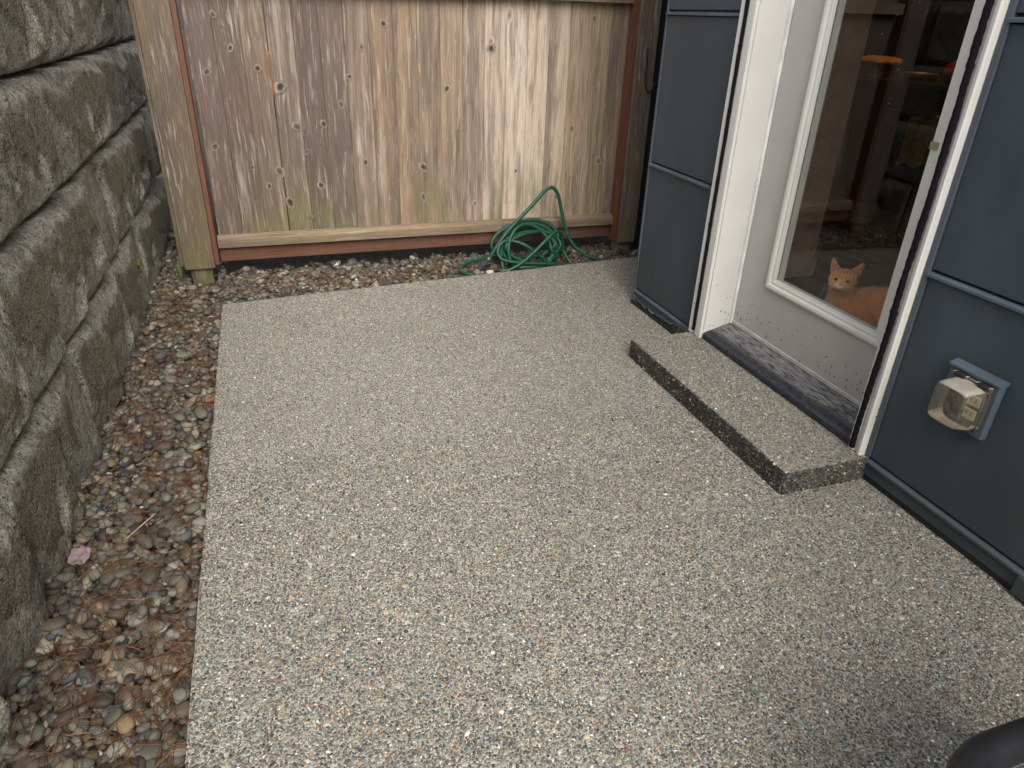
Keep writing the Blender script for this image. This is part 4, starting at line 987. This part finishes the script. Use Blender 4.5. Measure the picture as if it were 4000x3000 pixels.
    for s in (1, -1):        # light rims under and beside the eyes
        e = sstep(-np.linalg.norm((L - [s * .021, .042, .001]) / [.014, .03, .011], axis=1), -1.1, -.75); col = col * (1 - .5 * e)[:, None] + np.array([.66, .48, .32]) * (.5 * e)[:, None]
    inner = head & (u_ > .034) & (f_ > .000); col = np.where(inner[:, None], [.46, .20, .12], col)
    bib = sstep(-np.linalg.norm((V - [2.265, 2.245, .44]) / [.05, .06, .07], axis=1), -1.1, -.6); col = col * (1 - .35 * bib)[:, None] + np.array([.62, .45, .3]) * (.35 * bib)[:, None]
    set_col(me2, col)
    n = NB('ginger_fur', .9, .15); c = n.attr('Col'); P = n.geo(); k = n.noise(P, 240, 5, .7)
    n.color(n.mix(n.ss(k, .35, .65, .35, 0), c, n.mix(.6, c, (.08, .03, .01)))).bump(k, .6, .006)
    n.b.inputs['Sheen Weight'].default_value = .3
    me2.materials.clear(); me2.materials.append(n.m)
    tag(o, 'ginger tabby cat sitting behind the door glass looking out at the camera', 'cat')
    def ball(name, c, r, m, seg=20):
        b = bmesh.new(); q = bmesh.ops.create_uvsphere(b, u_segments=seg, v_segments=12, radius=1)
        for v in q['verts']: v.co = rot @ Vector((v.co.x * r[0], v.co.y * r[1], v.co.z * r[2])) + c
        return bm_obj(name, b, m, o, True)
    iris = mat_plain('green_grey_iris', (.11, .13, .08), .12, .6); blk = mat_plain('pupil_black', (.008, .008, .008), .08, .6); pink = mat_plain('nose_pink', (.45, .19, .14), .5); rim = mat_plain('eye_rim', (.06, .03, .02), .6)
    for s in (1, -1):
        ball('eye_rim', hp(s * .0215, .0415, .004), (.0108, .006, .0082), rim); ball('eye', hp(s * .0215, .0435, .0042), (.0094, .0055, .0072), iris); ball('pupil', hp(s * .0208, .0478, .0042), (.0040, .0022, .0058), blk)
    ball('nose', hp(0, .0615, -.010), (.0058, .004, .0042), pink)
    wm = mat_plain('whisker_white', (.8, .78, .74), .5)
    for s in (1, -1):
        for k in range(5):
            a = hp(s * .012, .055, -.021 - .002 * k); b = hp(s * (.05 + .004 * k), .05 - .004 * k, -.02 - .011 * k); c_ = hp(s * (.070 - .005 * k), .03, -.03 - .02 * k)
            tube('whisker', catmull([a, b, c_], 5), .0002, wm, o, 4)
    # fur: short strips standing off the outline so that it reads soft
    N = 34000; me2.calc_loop_triangles(); nf = len(me2.polygons)
    cen = np.empty(nf * 3); me2.polygons.foreach_get('center', cen); cen = cen.reshape(-1, 3); nor = np.empty(nf * 3); me2.polygons.foreach_get('normal', nor); nor = nor.reshape(-1, 3)
    okf = np.where(cen[:, 2] > .33)[0]; pk = rng.choice(okf, N); Lp = (cen[pk] - np.array(Hc)) @ np.array([rt, fw, up]).T
    face = (np.linalg.norm((Lp - [0, .05, -.01]) / [.034, .04, .03], axis=1) < 1)
    pk = pk[~face]; Lp = Lp[~face]
    p0 = cen[pk] + rng.normal(0, .002, (len(pk), 3)); nn = nor[pk]
    lay = np.array([.25, -.35, -.9]) + rng.normal(0, .35, (len(pk), 3)); hd = np.linalg.norm(Lp, axis=1) < .085
    ln = np.where(hd, .009, .018)[:, None] * rng.uniform(.6, 1.2, (len(pk), 1)); dr = nn * .55 + lay * .75; dr /= np.linalg.norm(dr, axis=1)[:, None]
    sd = np.cross(dr, nn + [.01, .02, .03]); sd /= np.linalg.norm(sd, axis=1)[:, None]
    vv_ = np.concatenate([p0 + sd * .0007, p0 - sd * .0007, p0 + dr * ln], 0); q = len(pk); ff = np.stack([np.arange(q), np.arange(q) + q, np.arange(q) + 2 * q], 1)
    vc = np.empty(nf, int)
    first = np.array([me2.polygons[i].vertices[0] for i in pk]); cc = col[first] * rng.uniform(.6, 1.5, (q, 1))
    tag(tri_mesh('fur', vv_, ff, n.m, o, np.concatenate([cc, cc, cc]), smooth=False), kind='stuff')
cat()

# ------------------------------------------------------------------ patio chair, only its seat corner in the frame
chair = empty('patio_chair', (1.25, .25, 0)); tag(chair, 'black tube-framed chair with grey mesh seat cut off at the bottom right', 'chair')
M['tubeb'] = mat_plain('black_plastic_tube', (.012, .012, .014), .45, .4, .2, 40, .15)
def mat_mesh():
    n = NB('grey_woven_mesh', .8, .3); P = n.geo(); w1 = n.n('ShaderNodeTexWave'); w2 = n.n('ShaderNodeTexWave', bands_direction='Y')
    for w in (w1, w2): n.l(P, w.inputs['Vector']); w.inputs['Scale'].default_value = 60; w.inputs['Distortion'].default_value = .6
    k = n.ma('MULTIPLY', w1.outputs['Fac'], w2.outputs['Fac']); n.color(n.mix(n.ss(k, .1, .5), (.03, .028, .033), (.20, .195, .20))).bump(k, .5, .003); return n.m
M['mesh'] = mat_mesh()
def rrect(x0, x1, y0, y1, r, z, k=8):
    out = []
    for cx_, cy_, a0 in ((x1 - r, y1 - r, 0), (x0 + r, y1 - r, 90), (x0 + r, y0 + r, 180), (x1 - r, y0 + r, 270)):
        for i in range(k + 1):
            a = rad(a0 + 90 * i / k); out.append((cx_ + r * math.cos(a), cy_ + r * math.sin(a), z))
    return out
CXA, CXB, CYA, CYB, CZ = .850, 1.40, -.10, .432, .45
sub(tube('seat_frame', rrect(CXA, CXB, CYA, CYB, .17, CZ, 16), .029, M['tubeb'], None, 16, True), chair)
sub(box('mesh_seat', CXA + .015, CXB - .015, CYA + .015, CYB - .015, CZ - .024, CZ - .018, M['mesh'], None, .002), chair)
for x, y in ((CXA + .06, CYA + .02), (CXB - .05, CYA + .02), (CXA + .10, CYB - .03), (CXB - .05, CYB - .03)): sub(tube('leg', [(x, y, CZ - .02), (x, y, .003)], .016, M['tubeb'], None, 12), chair)
sub(tube('back_frame', catmull([(CXB, CYA + .05, CZ), (CXB + .06, CYA + .05, .85), (CXB + .07, CYA + .12, .95), (CXB + .07, CYB - .12, .95), (CXB + .06, CYB - .05, .85), (CXB, CYB - .05, CZ)], 8), .02, M['tubeb'], None, 12), chair)
sub(box('mesh_back', CXB + .03, CXB + .036, CYA + .07, CYB - .07, .52, .9, M['mesh'], None, .002), chair)
